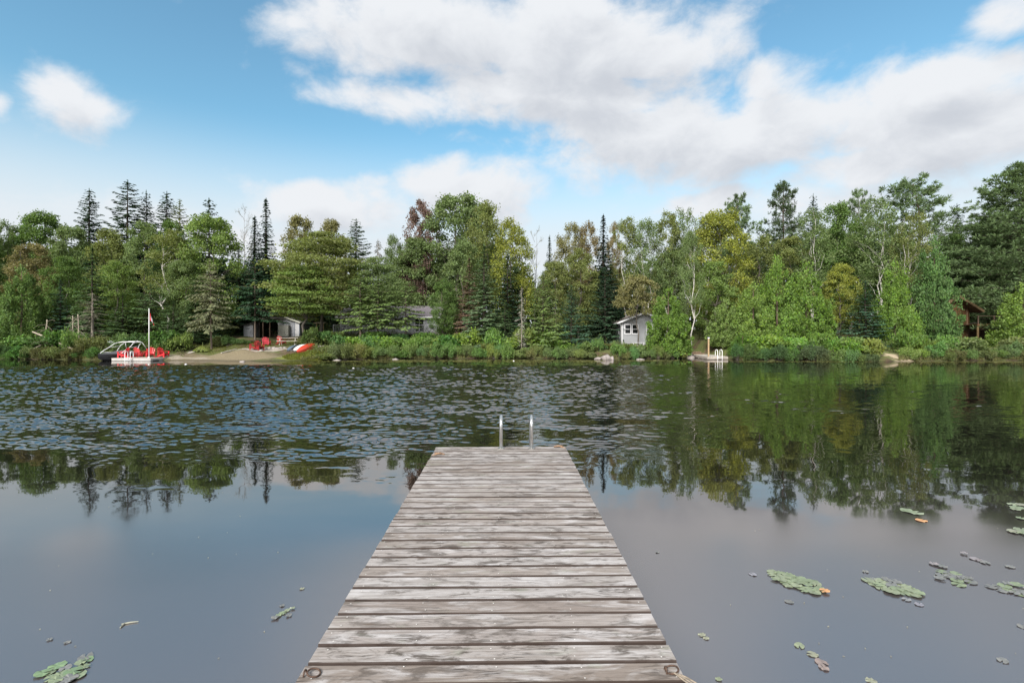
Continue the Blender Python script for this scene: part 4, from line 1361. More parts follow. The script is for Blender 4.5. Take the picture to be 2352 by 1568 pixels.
# ------------------------------------------------------------------ lily pads
def lilies():
    r = random.Random(12)
    mats = {}
    m, n, out = material('lily_pad')
    tc = n.new('ShaderNodeTexCoord').outputs['Object']
    oi = n.new('ShaderNodeObjectInfo')
    x, y, z = n.xyz(tc)
    ang = n.m('ARCTAN2', x, y)
    vein = n.smooth(n.m('ABSOLUTE', n.m('SINE', n.m('MULTIPLY', ang, 6.5))), .0, .16, .0, 1.)
    nz = n.noise(tc, 40., 4, .6)[0]
    f = n.m('MULTIPLY', n.m('ADD', .9, n.m('MULTIPLY', vein, .1)), n.smooth(nz, .3, .7, .85, 1.12))
    principled(n, out, Base_Color=n.mix(1., oi.outputs['Color'], n.comb(f, f, f), 'MULTIPLY'), Roughness=.35)
    pads = []
    for k in range(4):
        V = [(0, 0, .002)]
        st, en = -math.pi / 2 + .22, math.pi * 1.5 - .22
        for a in np.linspace(st, en, 17):
            q = 1 + r.uniform(-.03, .03)
            V.append((math.cos(a) * q * .86, math.sin(a) * q, .0 + r.uniform(-.003, .006)))
        Fs = [(0, i, i + 1) for i in range(1, 17)]
        mb = MB().add(V, Fs)
        pads.append(mb.mesh('pad', m))
    G1, G2, GY, FA, TAN, OR = (.19, .235, .145), (.215, .25, .165), (.25, .26, .19), (.16, .165, .16), (.24, .195, .18), (.52, .28, .13)
    def put(px, py, rad, col, parent=None, lift=0.):
        d = F * CAMH / (py - HOR)
        X = (px - PX0) / F * d
        o = obj('pad', pads[r.randrange(4)], parent)
        rel = Vector((X, d, .004 + lift))
        o.location = rel - (parent.location if parent else Vector((0, 0, 0)))
        o.scale = (rad, rad, 1 if parent else 1)
        o.rotation_euler = (r.uniform(-.008, .008), r.uniform(-.008, .008), r.uniform(0, 6.28))
        k_ = r.uniform(.9, 1.1)
        o.color = (*[q * k_ for q in col], 1)
        return o
    def clump(label, pts, col, rad, base):
        d = F * CAMH / (base[1] - HOR)
        e = thing('water_lily', label, 'water lily', ((base[0] - PX0) / F * d, d, 0), 0, 'water lilies around the near dock')
        for i, (px, py) in enumerate(pts):
            put(px, py, rad * r.uniform(.75, 1.2), col[i % len(col)], e, .0014 * (i % 9))
    def ell(cx, cy, rx, ry, slope, n):
        out_ = []
        for i in range(n * 30):
            a, q = r.uniform(0, 6.28), math.sqrt(r.random())
            p = (cx + math.cos(a) * q * rx, cy + math.sin(a) * q * ry + math.cos(a) * q * rx * slope)
            if all(math.hypot(p[0] - s[0], (p[1] - s[1]) * 2.0) > rx * .20 for s in out_):
                out_.append(p)
            if len(out_) >= n:
                break
        return out_
    clump('dense patch of lily pads with one orange leaf, nearest right of the dock', ell(1828, 1337, 66, 15, .30, 34), (G1, G2, G1), .050, (1828, 1337))
    clump('patch of pale lily pads, second from the dock on the right', ell(2052, 1349, 60, 13, .26, 28), (G2, G1, G2, FA), .048, (2052, 1349))
    clump('faded patch of lily pads, third from the dock on the right', ell(2195, 1329, 52, 13, .22, 14), (G1, FA, FA), .050, (2195, 1329))
    clump('faded patch of lily pads cut by the right picture edge', ell(2322, 1354, 50, 14, .2, 12), (G1, FA, FA), .050, (2322, 1354))
    clump('three lily pads floating inside the pine reflection at right', [(2081, 1171), (2104, 1178), (2085, 1174)], (G1, G2), .075, (2090, 1175))
    clump('bright lily pads in the dark reflection at the right picture edge', [(2325, 1158), (2335, 1166), (2350, 1160), (2332, 1170), (2346, 1191), (2330, 1222), (2345, 1218), (2352, 1226)], (G2, G1, GY), .075, (2338, 1180))
    clump('sunken brownish lily pads drifting far right below the reflections', [(2250, 1287), (2262, 1292), (2240, 1284), (2320, 1302), (2145, 1296), (2165, 1302), (2214, 1272)], ((.23, .21, .22), FA), .042, (2240, 1290))
    clump('cluster of green lily pads in the lower left corner', [(110, 1545), (132, 1530), (150, 1536), (118, 1558), (140, 1552), (168, 1545), (160, 1560), (128, 1566), (185, 1525), (201, 1516), (196, 1510), (192, 1533), (180, 1552), (98, 1548), (150, 1566)], (G1, (.16, .24, .13), FA, G1), .046, (150, 1545))
    clump('small cluster of pale lily leaves left of the dock', [(650, 1408), (660, 1402), (664, 1414), (640, 1414), (672, 1398), (632, 1420)], (G1, G2, FA), .026, (652, 1408))
    for px, py, rad, col, label in (
            (1894, 1360, .042, OR, 'orange leaf at the corner of the dense lily patch'),
            (2116, 1195, .065, OR, 'orange lily leaf beside the three pads in the pine reflection'),
            (1813, 1382, .036, FA, 'single pale lily pad below the dense patch right of the dock'),
            (1836, 1483, .038, G2, 'upper one of the three lily pads in a row at lower right'),
            (1866, 1503, .038, GY, 'middle one of the three lily pads in a row at lower right'),
            (1887, 1522, .042, TAN, 'brownish lower pad of the three in a row at lower right'),
            (1892, 1534, .034, TAN, 'small brownish pad touching the lowest of the row at lower right'),
            (1729, 1319, .036, (.22, .22, .25), 'single sunken pad left of the dense lily patch'),
            (1988, 1313, .030, FA, 'small pale pad above the second lily patch'),
            (2111, 1388, .036, (.20, .20, .23), 'sunken dark pad below the second lily patch'),
            (2082, 1377, .036, (.22, .23, .24), 'sunken pad at the lower edge of the second lily patch'),
            (2303, 1517, .036, FA, 'lone pale pad low at far right'),
            (1651, 1560, .022, G2, 'tiny green pad close to the rope at the bottom'),
            (1612, 1458, .028, GY, 'small cream leaf floating right beside the dock'),
            (1622, 1466, .022, GY, 'smaller cream leaf touching the one beside the dock'),
            (2001, 1564, .034, GY, 'yellowish pad cut by the bottom picture edge'),
            (2350, 1440, .036, FA, 'pale pad at the right edge below the faded patch'),
            (114, 1469, .020, FA, 'left of two tiny pads at lower left'),
            (155, 1475, .022, FA, 'right of two tiny pads at lower left'),
            (694, 1352, .022, GY, 'tiny cream leaf floating alone left of the dock'),
            (648, 1391, .022, FA, 'faint pad above the small lily cluster left of the dock'),
            (1510, 1268, .022, FA, 'tiny pale leaf just right of the dock half way out')):
        o = put(px, py, rad, col, None, .014 if 'orange leaf at' in label else 0)
        o.name = 'lily_pad'
        tag(o, label, 'lily pad', 'single lily pads')
    d = F * CAMH / (1434 - HOR)
    m2 = MB()
    f = lambda px, py: at(px, py, F * CAMH / (py - HOR)) + Vector((0, 0, .006))
    m2.tube([f(276, 1442), f(286, 1433), f(300, 1430), f(318, 1428)], [.004, .006, .005, .003], 6)
    m2.tube([f(286, 1433), f(279, 1434)], [.004, .003], 6)
    tag(m2.build('floating_twig', plain('pale_twig', (.30, .30, .24), .7, .2, 20)), 'pale crooked twig floating at lower left', 'twig')
    # specks of pollen and tiny leaves on the calm water
    rr = np.random.default_rng(5)
    k = 150
    px, py = rr.uniform(0, 2352, k), 950 + 600 * rr.random(k) ** 1.6
    keep = ~((px > 640) & (px < 1640) & (py > 1020))
    px, py = px[keep], py[keep]
    dd = F * CAMH / (py - HOR)
    P = np.stack([(px - PX0) / F * dd, dd, np.full(len(px), .005)], 1)
    a = rr.random(len(px)) * 6.28
    stuff_foliage('floating_specks', 'tiny leaf specks scattered on the calm water', P, np.stack([np.cos(a), np.sin(a), 0 * a], 1), .008 + .014 * rr.random(len(px)), .009, rr.random(len(px)), (.40, .38, .30), rr, np.tile([0., 0, 1], (len(px), 1)))


lilies()


# ------------------------------------------------------------------ adirondack chairs
def adirondack():
    T = thing('adirondack_chair', '', 'chair')
    c = CHAIRPAINT
    m = MB()
    for i in range(5):
        y = -.36 + i * .105
        m.box((0, y, .36 - i * .035), (.54, .092, .022), rx=-.32)
    m.build('seat', c, T)
    m = MB()
    for i, h in enumerate((.66, .76, .80, .76, .66)):
        x = (i - 2) * .105
        sp = (i - 2) * .05
        m.bar((x, .10, .22), (x + sp, .10 + h * .36, .22 + h * .92), .098, .022)
    m.box((0, .235, .50), (.56, .03, .07), rx=-.35)
    m.build('backrest', c, T)
    for s in (-1, 1):
        m = MB()
        m.box((s * .33, -.06, .565), (.135, .74, .024))
        m.bar((s * .33, -.34, .55), (s * .30, -.34, .40), .03, .10)
        m.build('armrest', c, T)
        MB().box((s * .30, -.36, .275), (.03, .11, .55)).build('leg', c, T)
        m = MB()
        m.bar((s * .27, -.42, .34), (s * .27, .52, .03), .03, .13)
        m.bar((s * .31, .20, .55), (s * .29, .26, .15), .03, .07)
        m.build('leg', c, T)
    return T


_chair = adirondack()
_chair_used = [False]


def chair(pos, rz, col, label, s=.92):
    o = _chair if not _chair_used[0] else copy_tree(_chair)
    _chair_used[0] = True
    o.location = pos
    o.rotation_euler = (0, 0, rz)
    o.scale = (s, s, s)
    tag(o, label, 'chair', 'red adirondack chairs')
    for ch in ALLOBJ():
        if ch.parent == o:
            ch.color = (*col, 1)


# ------------------------------------------------------------------ floating dock with boat, flag and chairs (left)
def far_left_dock():
    A, B, C = Vector((-33.7, 43.3, 0)), Vector((-30.1, 42.9, 0)), Vector((-29.75, 45.9, 0))
    Dd = A + C - B
    T = thing('floating_dock', 'pale grey floating dock with red chairs and flagpole at left', 'dock', B)
    top = .24
    q = lambda p, z: Vector((p.x - B.x, p.y - B.y, z))
    n = 22
    for i in range(n):
        a0, a1 = A.lerp(Dd, i / n + .004), A.lerp(Dd, (i + 1) / n - .004)
        b0, b1 = B.lerp(C, i / n + .004), B.lerp(C, (i + 1) / n - .004)
        pts = [q(p, z) for z in (top - .035, top) for p in (a0, b0, b1, a1)]
        MB().add(pts, BOXF).build('plank', GREYWOOD, T)
    ins = lambda p, k: p + (A + C - p * 2).normalized() * k
    m = MB()
    P4 = [ins(p, .05) for p in (A, B, C, Dd)]
    for i in range(4):
        a, b = P4[i], P4[(i + 1) % 4]
        m.bar(q(a, .11), q(b, .11), .05, .17)
    m.build('frame', plain('pale_dock_frame', (.40, .39, .375), .7, .12, 3), T)
    m = MB()
    for s, t in ((.12, .5), (.5, .5), (.88, .5)):
        c = A.lerp(B, s) + (Dd - A) * t
        m.box(q(c, -.02), (.7, 2.6, .18))
    m.build('float', plain('black_float', (.02, .02, .022), .6, .1), T)
    # gangway to the shore
    g0 = Vector((-30.15, 45.4, .27))
    e = hit(452, 806)
    Tg = thing('gangway', 'pale plank gangway from the floating dock up to the beach', 'gangway', g0)
    d = Vector((e.x, e.y, e.z + .06)) - g0
    L = d.length
    dn = d.normalized()
    sd = Vector((dn.y, -dn.x, 0)).normalized()
    k = 18
    for i in range(k):
        c = dn * L * (i + .5) / k
        m = MB()
        m.bar(c - sd * .55, c + sd * .55, L / k * .93, .035)
        m.build('plank', GREYWOOD, Tg)
    for s in (-1, 1):
        m = MB()
        m.bar(sd * s * .48 + Vector((0, 0, -.08)), sd * s * .48 + dn * L + Vector((0, 0, -.08)), .05, .12)
        m.build('beam', BEAM, Tg)
    c = dn * L * .45
    m = MB()
    m.box(c + Vector((0, 0, -.32)), (1.1, 1.0, .42))
    m.box(c + Vector((.5, .5, -.36)), (.9, .5, .3), rz=.3)
    m.build('crib', plain('crib_timber', (.13, .09, .06), .9, .3, 5), Tg)
    # ladder
    ladder('dock_ladder', 'white hooped swim ladder on the front edge of the floating dock', (-32.05, 43.28, .24), math.pi + .11, .42, .58, .5, .40, .024, WHITEMETAL, (-.15, .02), False)
    # flagpole and flag
    p = Vector((-30.55, 43.35, .24))
    fp = thing('flagpole', 'tall white flagpole on the floating dock', 'flagpole', p)
    Hh = at(345, 709.6, 43.35).z - .24
    MB().tube([(0, 0, 0), (0, 0, Hh)], [.034, .026], 12).build('pole', WHITEMETAL, fp, True)
    MB().tube([(0, 0, 0), (0, 0, .10)], .09, 12).build('base_socket', WHITEMETAL, fp)
    MB().tube([(0, 0, Hh), (0, 0, Hh + .03), (0, 0, Hh + .06)], [.03, .045, .01], 10).build('finial', WHITEMETAL, fp, True)
    V, Fs, colr = [], [], []
    nu, nv = 24, 14
    for i in range(nu + 1):
        u = i / nu
        for j in range(nv + 1):
            v = j / nv
            x = .04 + .30 * (1 - (1 - u) ** 2) * (.55 + .45 * v) + .02 * math.sin(u * 14 + v * 2)
            y = .055 * math.sin(u * 17 + v * 1.3) * min(1, u * 3)
            zz = -.06 - v * .62 * (1 - .40 * u) - u * .72 + .02 * math.sin(u * 9)
            V.append((x, y, zz))
    for i in range(nu):
        for j in range(nv):
            Fs.append((i * (nv + 1) + j, (i + 1) * (nv + 1) + j, (i + 1) * (nv + 1) + j + 1, i * (nv + 1) + j + 1))
            u, v = (i + .5) / nu, (j + .5) / nv
            white = .27 < u < .73
            leafm = abs(u - .5) < .12 * (1 - abs(v - .45) * 1.9) and .2 < v < .78
            colr.append(0. if (not white or leafm) else 1.)
    me = fast_mesh('flag', np.array(V), np.array(Fs), None, None, True) if False else None
    mf, n_, out = material('flag_cloth')
    at_ = n_.new('ShaderNodeAttribute', attribute_name='tint')
    principled(n_, out, Base_Color=n_.mix(at_.outputs['Fac'], (.52, .015, .025), (.76, .76, .80)), Roughness=.8)
    o = obj('flag', fast_mesh('flag', np.array(V), np.array(Fs), mf, colr, True))
    o.location = p + Vector((0, 0, Hh - .25))
    o.rotation_euler = (0, 0, .62)
    tag(o, 'limp red and white flag with a red leaf emblem hanging on the flagpole', 'flag')
    RD, PK = (.56, .022, .03), (.66, .085, .09)
    at_dock = lambda px, d: Vector(((px - PX0) / F * d, d, top))
    chair(at_dock(285, 44.2), -1.35, RD, 'bright red chair at the left end of the floating dock, seen from the side')
    chair(at_dock(320, 45.2), math.pi - .25, PK, 'lighter red chair showing its fan back, left of the flagpole')
    chair(at_dock(346, 44.6), .55, RD, 'red chair right behind the flagpole on the floating dock')
    chair(at_dock(374, 44.9), 1.45, RD, 'red chair at the right end of the floating dock, facing left')
    t = thing('side_table', 'small red side table between the chairs on the floating dock', 'table', at_dock(334, 45.3))
    m = MB()
    for i in range(4):
        m.box((0, -.165 + i * .11, .44), (.46, .10, .02))
    m.build('tabletop', CHAIRPAINT, t).color = (*RD, 1)
    for sx in (-.17, .17):
        for sy in (-.15, .15):
            MB().box((sx, sy, .215), (.04, .04, .43)).build('leg', CHAIRPAINT, t).color = (*RD, 1)
    # wakeboard boat moored on the left side of the dock
    bt = thing('wakeboard_boat', 'dark grey covered motorboat with white tubular tower beside the floating dock', 'boat', (-34.65, 43.1, 0), -.10)
    secs = []
    Lb = 5.4
    for s in np.linspace(0, 1, 15):
        y = s * Lb
        w = 1.08 * min(1, (s / .42)) ** .55 * (1 - .06 * s) + .015
        zt = .54 - .12 * s + .05 * (1 - s) ** 2
        zk = -.20 + .42 * (1 - min(1, s / .3)) ** 2
        secs.append([(-w, y, zt), (-w * .96, y, zt - .18), (-w * .72, y, zk + .12), (0, y, zk), (w * .72, y, zk + .12), (w * .96, y, zt - .18), (w, y, zt)])
    V = [p for s in secs for p in s]
    Fs = [(i * 7 + j, i * 7 + j + 1, (i + 1) * 7 + j + 1, (i + 1) * 7 + j) for i in range(14) for j in range(6)]
    Fs.append(tuple(14 * 7 + j for j in range(7)))
    h = MB().add(V, Fs).build('hull', GLOSSY, bt, True)
    h.color = (.030, .032, .036, 1)
    # canvas cover over the deck, peaked toward the windscreen
    V, Fs = [], []
    for i, s in enumerate(np.linspace(0, 1, 15)):
        for j in range(7):
            a = (j - 3) / 3
            x, y, z = secs[i][6]
            up = (.02 + .26 * math.exp(-((s - .47) / .22) ** 2) + .10 * s) * (1 - a * a) ** .7
            V.append((x * a * 1.015, y, z + .006 + up))
    Fs = [(i * 7 + j, i * 7 + j + 1, (i + 1) * 7 + j + 1, (i + 1) * 7 + j) for i in range(14) for j in range(6)]
    MB().add(V, Fs).build('cover', CANVAS, bt, True)
    rails = MB()
    for sx in (-1, 1):
        rails.tube([(sx * 1.0, 1.5, .68), (sx * 1.06, 2.6, .66), (sx * 1.05, 3.8, .60)], .025, 8)
    st = rails.build('rub_rail', WHITEMETAL, bt, True)
    tw = MB()
    for sx in (-1, 1):
        foot, knee, topf, topb, rear = (sx * 1.0, 1.25, .62), (sx * .98, 2.1, 1.10), (sx * .80, 2.9, 1.52), (sx * .78, 3.6, 1.54), (sx * 1.0, 2.75, .55)
        tw.tube([foot, (sx * 1.0, 1.65, .88), knee, (sx * .90, 2.55, 1.42), topf, topb], .030, 8)
        tw.tube([topb, (sx * .90, 3.2, 1.25), rear], .027, 8)
        tw.tube([topb, (sx * .92, 3.75, 1.25), (sx * 1.0, 4.1, .62)], .028, 8)
        tw.tube([knee, (sx * .96, 2.65, 1.12), (sx * .93, 3.1, 1.2)], .022, 8)
    for y, z in ((2.9, 1.52), (3.6, 1.54)):
        tw.tube([(-.80, y, z), (-.4, y, z + .05), (.4, y, z + .05), (.80, y, z)], .034, 8)
    tw.build('tower', WHITEMETAL, bt, True)
    rk = MB()
    for sx in (-1, 1):
        rk.tube([(sx * .95, 2.4, 1.45), (sx * 1.35, 2.3, 1.62)], .018, 6)
        rk.tube([(sx * .95, 2.6, 1.5), (sx * 1.35, 2.5, 1.68)], .018, 6)
    rk.build('board_rack', plain('grey_metal', (.4, .42, .45), .4, .1, 5, metallic=.6), bt, True)


far_left_dock()


# ------------------------------------------------------------------ beach
def canoe(label, p0, p1, w, hgt, col, inner=None, name='canoe', keel=True):
    d = p1 - p0
    L = d.length
    T = thing(name, label, 'canoe' if name == 'canoe' else 'kayak', p0, 0, 'boats pulled up on the beach')
    T.rotation_euler = d.to_track_quat('Y', 'Z').to_euler()
    V, Fs = [], []
    ns, na = 17, 11
    for i, s in enumerate(np.linspace(0, 1, ns)):
        e = max(.02, math.sin(math.pi * s)) ** .62
        lift = .10 * (abs(s - .5) * 2) ** 3
        for j in range(na):
            a = math.pi * j / (na - 1)
            V.append((math.cos(a) * w / 2 * e, s * L, lift * .3 + .02 + math.sin(a) ** .75 * hgt * (e * .75 + .25)))
    Fs = [(i * na + j, i * na + j + 1, (i + 1) * na + j + 1, (i + 1) * na + j) for i in range(ns - 1) for j in range(na - 1)]
    Fs += [tuple(i * na for i in range(ns)) + tuple(i * na + na - 1 for i in range(ns - 1, -1, -1))]
    h = MB().add(V, Fs).build('hull', GLOSSY, T, True)
    h.color = (*col, 1)
    g = MB()
    for sx in (-1, 1):
        g.tube([(sx * w / 2 * max(.02, math.sin(math.pi * s)) ** .62 * 1.01, s * L, .03) for s in np.linspace(0, 1, 13)], .018, 6)
    gg = g.build('gunwale', COLORED, T, True)
    gg.color = (*(inner or (.7, .7, .7)), 1)
    return T


def beach():
    RD, PK, DR = (.42, .015, .022), (.62, .07, .10), (.30, .018, .02)
    chair(hit(584, 803), -1.2, DR, 'dark red chair, left one of the facing pair on the sand')
    chair(hit(595, 804), 1.0, DR, 'dark red chair, right one of the facing pair on the sand')
    chair(hit(612, 794), math.pi + .1, PK, 'pinkish red chair alone by the fire pit, showing its back')
    chair(hit(646, 791), math.pi - .35, (.60, .11, .10), 'faded red chair beside the picnic table')
    up = Vector((0, 0, .03))
    canoe('red canoe lying hull up at the right end of the beach', hit(682, 812) + up, hit(724, 794) + up, .95, .42, (.50, .055, .03), (.5, .1, .05))
    canoe('white canoe lying hull up against the red canoe', hit(675, 808) + up, hit(706, 796) + up, .85, .34, (.74, .74, .76), (.3, .3, .3))
    canoe('black kayak lying left of the white canoe', hit(667, 807) + up, hit(698, 795) + up, .62, .28, (.022, .024, .028), (.5, .5, .5), 'kayak')
    canoe('slate blue kayak farthest left of the boats on the beach', hit(660, 807) + up, hit(684, 796) + up, .62, .26, (.11, .15, .20), (.3, .32, .34), 'kayak')
    p = hit(662, 793)
    T = thing('picnic_table', 'weathered wooden picnic table above the boats on the beach', 'table', p, .25)
    for i in range(5):
        MB().box((0, -.30 + i * .15, .74), (1.9, .14, .04)).build('table_board', GREYWOOD, T)
    for s in (-1, 1):
        for k in (0, 1):
            MB().box((0, s * (.62 + k * .15), .43), (1.9, .14, .04)).build('bench_board', GREYWOOD, T)
    for sx in (-.7, .7):
        m = MB()
        m.bar((sx, -.62, .0), (sx, -.25, .72), .05, .09)
        m.bar((sx, .62, .0), (sx, .25, .72), .05, .09)
        m.bar((sx, -.80, .39), (sx, .80, .39), .05, .09)
        m.build('leg_frame', GREYWOOD, T)
    # fire-pit stones, boulders, shoreline rocks
    r = random.Random(8)
    def rock(pos, s, label, col=(1, 1, 1), seed=0):
        rr = np.random.default_rng(seed)
        V, Fs = [], []
        na, nb = 12, 7
        ph = rr.random(6) * 6
        for i in range(nb + 1):
            th = math.pi * i / nb
            for j in range(na):
                a = 2 * math.pi * j / na
                q = 1 + .16 * math.sin(2 * a + ph[0] + th) + .12 * math.sin(3 * a + ph[1] - 2 * th) + .10 * math.sin(5 * th + ph[2] + a) + .05 * rr.normal()
                V.append((math.sin(th) * math.cos(a) * q * s[0], math.sin(th) * math.sin(a) * q * s[1], math.cos(th) * q * s[2]))
        Fs = [(i * na + j, i * na + (j + 1) % na, (i + 1) * na + (j + 1) % na, (i + 1) * na + j) for i in range(nb) for j in range(na)]
        o = MB().add(V, Fs).build('rock', ROCK, None, True)
        o.location = pos
        tag(o, label, 'rock', 'rocks along the shore')
    for i, (px, py) in enumerate(((600, 806), (607, 801), (618, 800), (627, 800), (637, 801), (645, 800), (653, 800))):
        rock(hit(px, py), (.22 + .1 * r.random(), .2, .13), f'flat pale stone at the upper sand edge by the fire pit, {ORD[i]} from the left', seed=i)
    for i, (px, py) in enumerate(((690, 797), (700, 795), (712, 794), (735, 796), (745, 795))):
        rock(hit(px, py), (.2, .2, .1), f'small stone above the canoes, {ORD[i]} from the left', seed=i + 20)
    d = F * CAMH / (826 - HOR)
    rock(at(1393, 822, d), (.42, .4, .28), 'large pale granite boulder standing in the water right of centre', seed=31)
    rock(at(1374, 824, d + .2), (.30, .3, .14), 'flat rock left of the large boulder', seed=32)
    rock(at(1404, 824, d + .1), (.24, .25, .2), 'rock touching the right side of the large boulder', seed=36)
    rock(at(1583, 821, 49.2), (.6, .5, .16), 'flat rock beside the left edge of the small dock', seed=33)
    rock(at(1470, 826, F * CAMH / 56.5), (.35, .3, .10), 'low rock at the waterline half way between boulder and small dock', seed=34)
    rock(at(556, 831.2, F * CAMH / 61), (.26, .2, .09), 'small grey stone at the waterline of the beach', seed=35)
    rock(at(908, 826, F * CAMH / 55.5), (.3, .3, .12), 'small pale rock at the waterline below the cottage', seed=37)
    rock(at(775, 828, F * CAMH / 57.5), (.4, .3, .10), 'pale rock at the waterline right of the red canoe', seed=38)
    # hosta
    p = hit(465, 808)
    H = thing('hosta_plant', 'chartreuse leafy hosta mound at the end of the gangway', 'plant', p)
    rr = np.random.default_rng(3)
    n = 420
    a = rr.random(n) * 6.283
    q = np.sqrt(rr.random(n))
    P = np.stack([np.cos(a) * q * .75, np.sin(a) * q * .75, .42 * (1 - q ** 2.2) + .06 + rr.random(n) * .06], 1)
    U = np.stack([np.cos(a), np.sin(a), -.5 * q], 1)
    V = leaves(P, U, .26, .17, rr, np.stack([np.cos(a) * q, np.sin(a) * q, np.ones(n)], 1))
    o = obj('leaf_mound', fast_mesh('leaf_mound', V, quads(n), LEAF, rr.random(n)), H)
    o.color = (.27, .32, .10, 1)
    m = MB()
    m.tube([(0, 0, .0), (.02, 0, .9)], [.02, .012], 6)
    m.build('flower_stalk', plain('stalk', (.25, .30, .10), .8), H)
    # driftwood board on the lawn
    a, b = hit(508, 812), hit(545, 802)
    tag(MB().bar(a + Vector((0, 0, .05)), b + Vector((0, 0, .05)), .12, .08).build('board_edging', GREYWOOD), 'long thin pale board lying on the grass left of the sand', 'board')
    # buoys
    for px, py, lab, s in ((427, 837, 'white round buoy floating in front of the gangway', .085), (812, 846, 'white round buoy floating off the canoe beach', .07), (1180, 829, 'tiny white float by the weed near the centre of the bank', .07)):
        d = F * CAMH / (py - HOR)
        T = thing('buoy', lab, 'buoy', ((px - PX0) / F * d, d, 0))
        m = MB()
        m.tube([(0, 0, .06 * s + math.cos(t) * -s * .85) for t in np.linspace(0, math.pi, 9)], [max(.01, math.sin(t)) * s for t in np.linspace(0, math.pi, 9)], 12)
        m.build('float', WHITEPAINT, T, True)
        MB().tube([(0, 0, s * .8), (0, 0, s * 1.25)], s * .16, 8).build('eye', RUST, T)


beach()


# ------------------------------------------------------------------ right-hand small dock
def small_dock():
    E, Fp, Gp = Vector((17.3, 45.5, 0)), Vector((19.3, 46.0, 0)), Vector((17.9, 51.6, 0))
    top = .26
    T = thing('small_dock', 'small grey plank dock with a light post on the right shore', 'dock', E)
    q = lambda p, z: Vector((p.x - E.x, p.y - E.y, z))
    H = Fp + (Gp - E)
    n = 34
    for i in range(n):
        a0, a1 = E.lerp(Gp, i / n + .003), E.lerp(Gp, (i + 1) / n - .003)
        b0, b1 = Fp.lerp(H, i / n + .003), Fp.lerp(H, (i + 1) / n - .003)
        MB().add([q(p, z) for z in (top - .035, top) for p in (a0, b0, b1, a1)], BOXF).build('plank', GREYWOOD, T)
    m = MB()
    sl = plain('dock_skirt', (.34, .30, .26), .8, .2, 3)
    for a, b in ((E, Fp), (E, Gp), (Fp, H)):
        m = MB()
        m.bar(q(a.lerp(b, .01), .13), q(b.lerp(a, .01), .13), .05, .18)
        m.build('skirt_board', sl, T)
    for a in (.25, .5):
        for p in (E.lerp(Gp, a), Fp.lerp(H, a)):
            MB().tube([q(p, .05), q(p, -.9)], .05, 8).build('leg', sl, T)
    p = at(1626, 818, 45.75)
    lp = thing('lamp_post', 'wooden post with a pale cap light on the small dock', 'lamp', (p.x + .05, 45.75, top))
    MB().box((0, 0, .80), (.11, .11, 1.6)).build('post', TANWOOD, lp)
    MB().box((0, 0, 1.66), (.15, .15, .12)).build('lamp_glass', WHITEPAINT, lp)
    MB().add([(-.11, -.11, 1.723), (.11, -.11, 1.723), (.11, .11, 1.723), (-.11, .11, 1.723), (0, 0, 1.80)], [(3, 2, 1, 0), (0, 1, 4), (1, 2, 4), (2, 3, 4), (3, 0, 4)]).build('cap', plain('dark_cap', (.05, .05, .05), .5), lp)
    ladder('dock_ladder', 'white hooped swim ladder on the small right-hand dock', (18.38, 46.05, top), math.pi + .24, .46, .62, .6, .34, .026, WHITEMETAL, (-.1, -.3), False)
    # steps up the bank
    st = thing('bank_steps', 'brown timber landing between the small dock and the bank', 'steps', (17.9, 52.0, G(17.9, 52.0)))
    MB().box((0, -.2, -.02), (2.6, .9, .14)).build('tread', plain('brown_timber', (.20, .13, .08), .9, .3, 4), st)
    MB().box((0, .7, .16), (2.6, .8, .14)).build('tread', plain('brown_timber_2', (.22, .15, .10), .9, .3, 4), st)
    b = hit(1466, 796)
    bn = thing('low_bench', 'low white slatted bench on the lawn before the grey cabin', 'bench', b, -.05)
    for i in range(3):
        MB().box((0, -.16 + i * .16, .40), (1.3, .13, .035)).build('slat', WHITEPAINT, bn)
    for sx in (-.5, .5):
        MB().box((sx, 0, .19), (.08, .40, .38)).build('leg', WHITEPAINT, bn)
    MB().box((0, .0, .12), (1.2, .05, .05)).build('stretcher', WHITEPAINT, bn)


small_dock()


# ------------------------------------------------------------------ buildings
def siding(T, p, w, h, axis, mat, row=.16, name='siding_board', gable=None):
    """clapboards as boards: p = lower left corner (local), along axis 'x' or 'y'; gable(z) gives (x0, x1) limits"""
    k = int(h / row)
    for i in range(k):
        z = p[2] + (i + .5) * row
        a, b = (0, w) if gable is None else gable(z)
        if b - a < .1:
            continue
        if axis == 'x':
            MB().box((p[0] + (a + b) / 2, p[1], z), (b - a, .03, row * .96), rx=.10).build(name, mat, T)
        else:
            MB().box((p[0], p[1] + (a + b) / 2, z), (.03, b - a, row * .96), ry=.10).build(name, mat, T)


def window(T, c, w, h, sash=True, axis='x', mat=None, mull=0):
    """frame proud of the wall, glass set in it"""
    mat = mat or WHITEPAINT
    m = MB()
    def bx(cx, cz, sx, sz):
        if axis == 'x':
            m.box((c[0] + cx, c[1], c[2] + cz), (sx, .09, sz))
        else:
            m.box((c[0], c[1] + cx, c[2] + cz), (.09, sx, sz))
    bx(-w / 2, 0, .09, h + .09); bx(w / 2, 0, .09, h + .09)
    bx(0, h / 2, w - .09, .09); bx(0, -h / 2, w - .09, .11)
    if sash:
        bx(0, 0, w - .09, .05)
    for k in range(mull):
        bx(-w / 2 + w * (k + 1) / (mull + 1), 0, .06, h - .1)
    f = m.build('window', mat, T)
    MB().box((c[0], c[1] + (.01 if axis == 'x' else 0), c[2]), (w - .06, .03, h - .06) if axis == 'x' else (.03, w - .06, h - .06)).build('pane', GLASS, f)
    return f


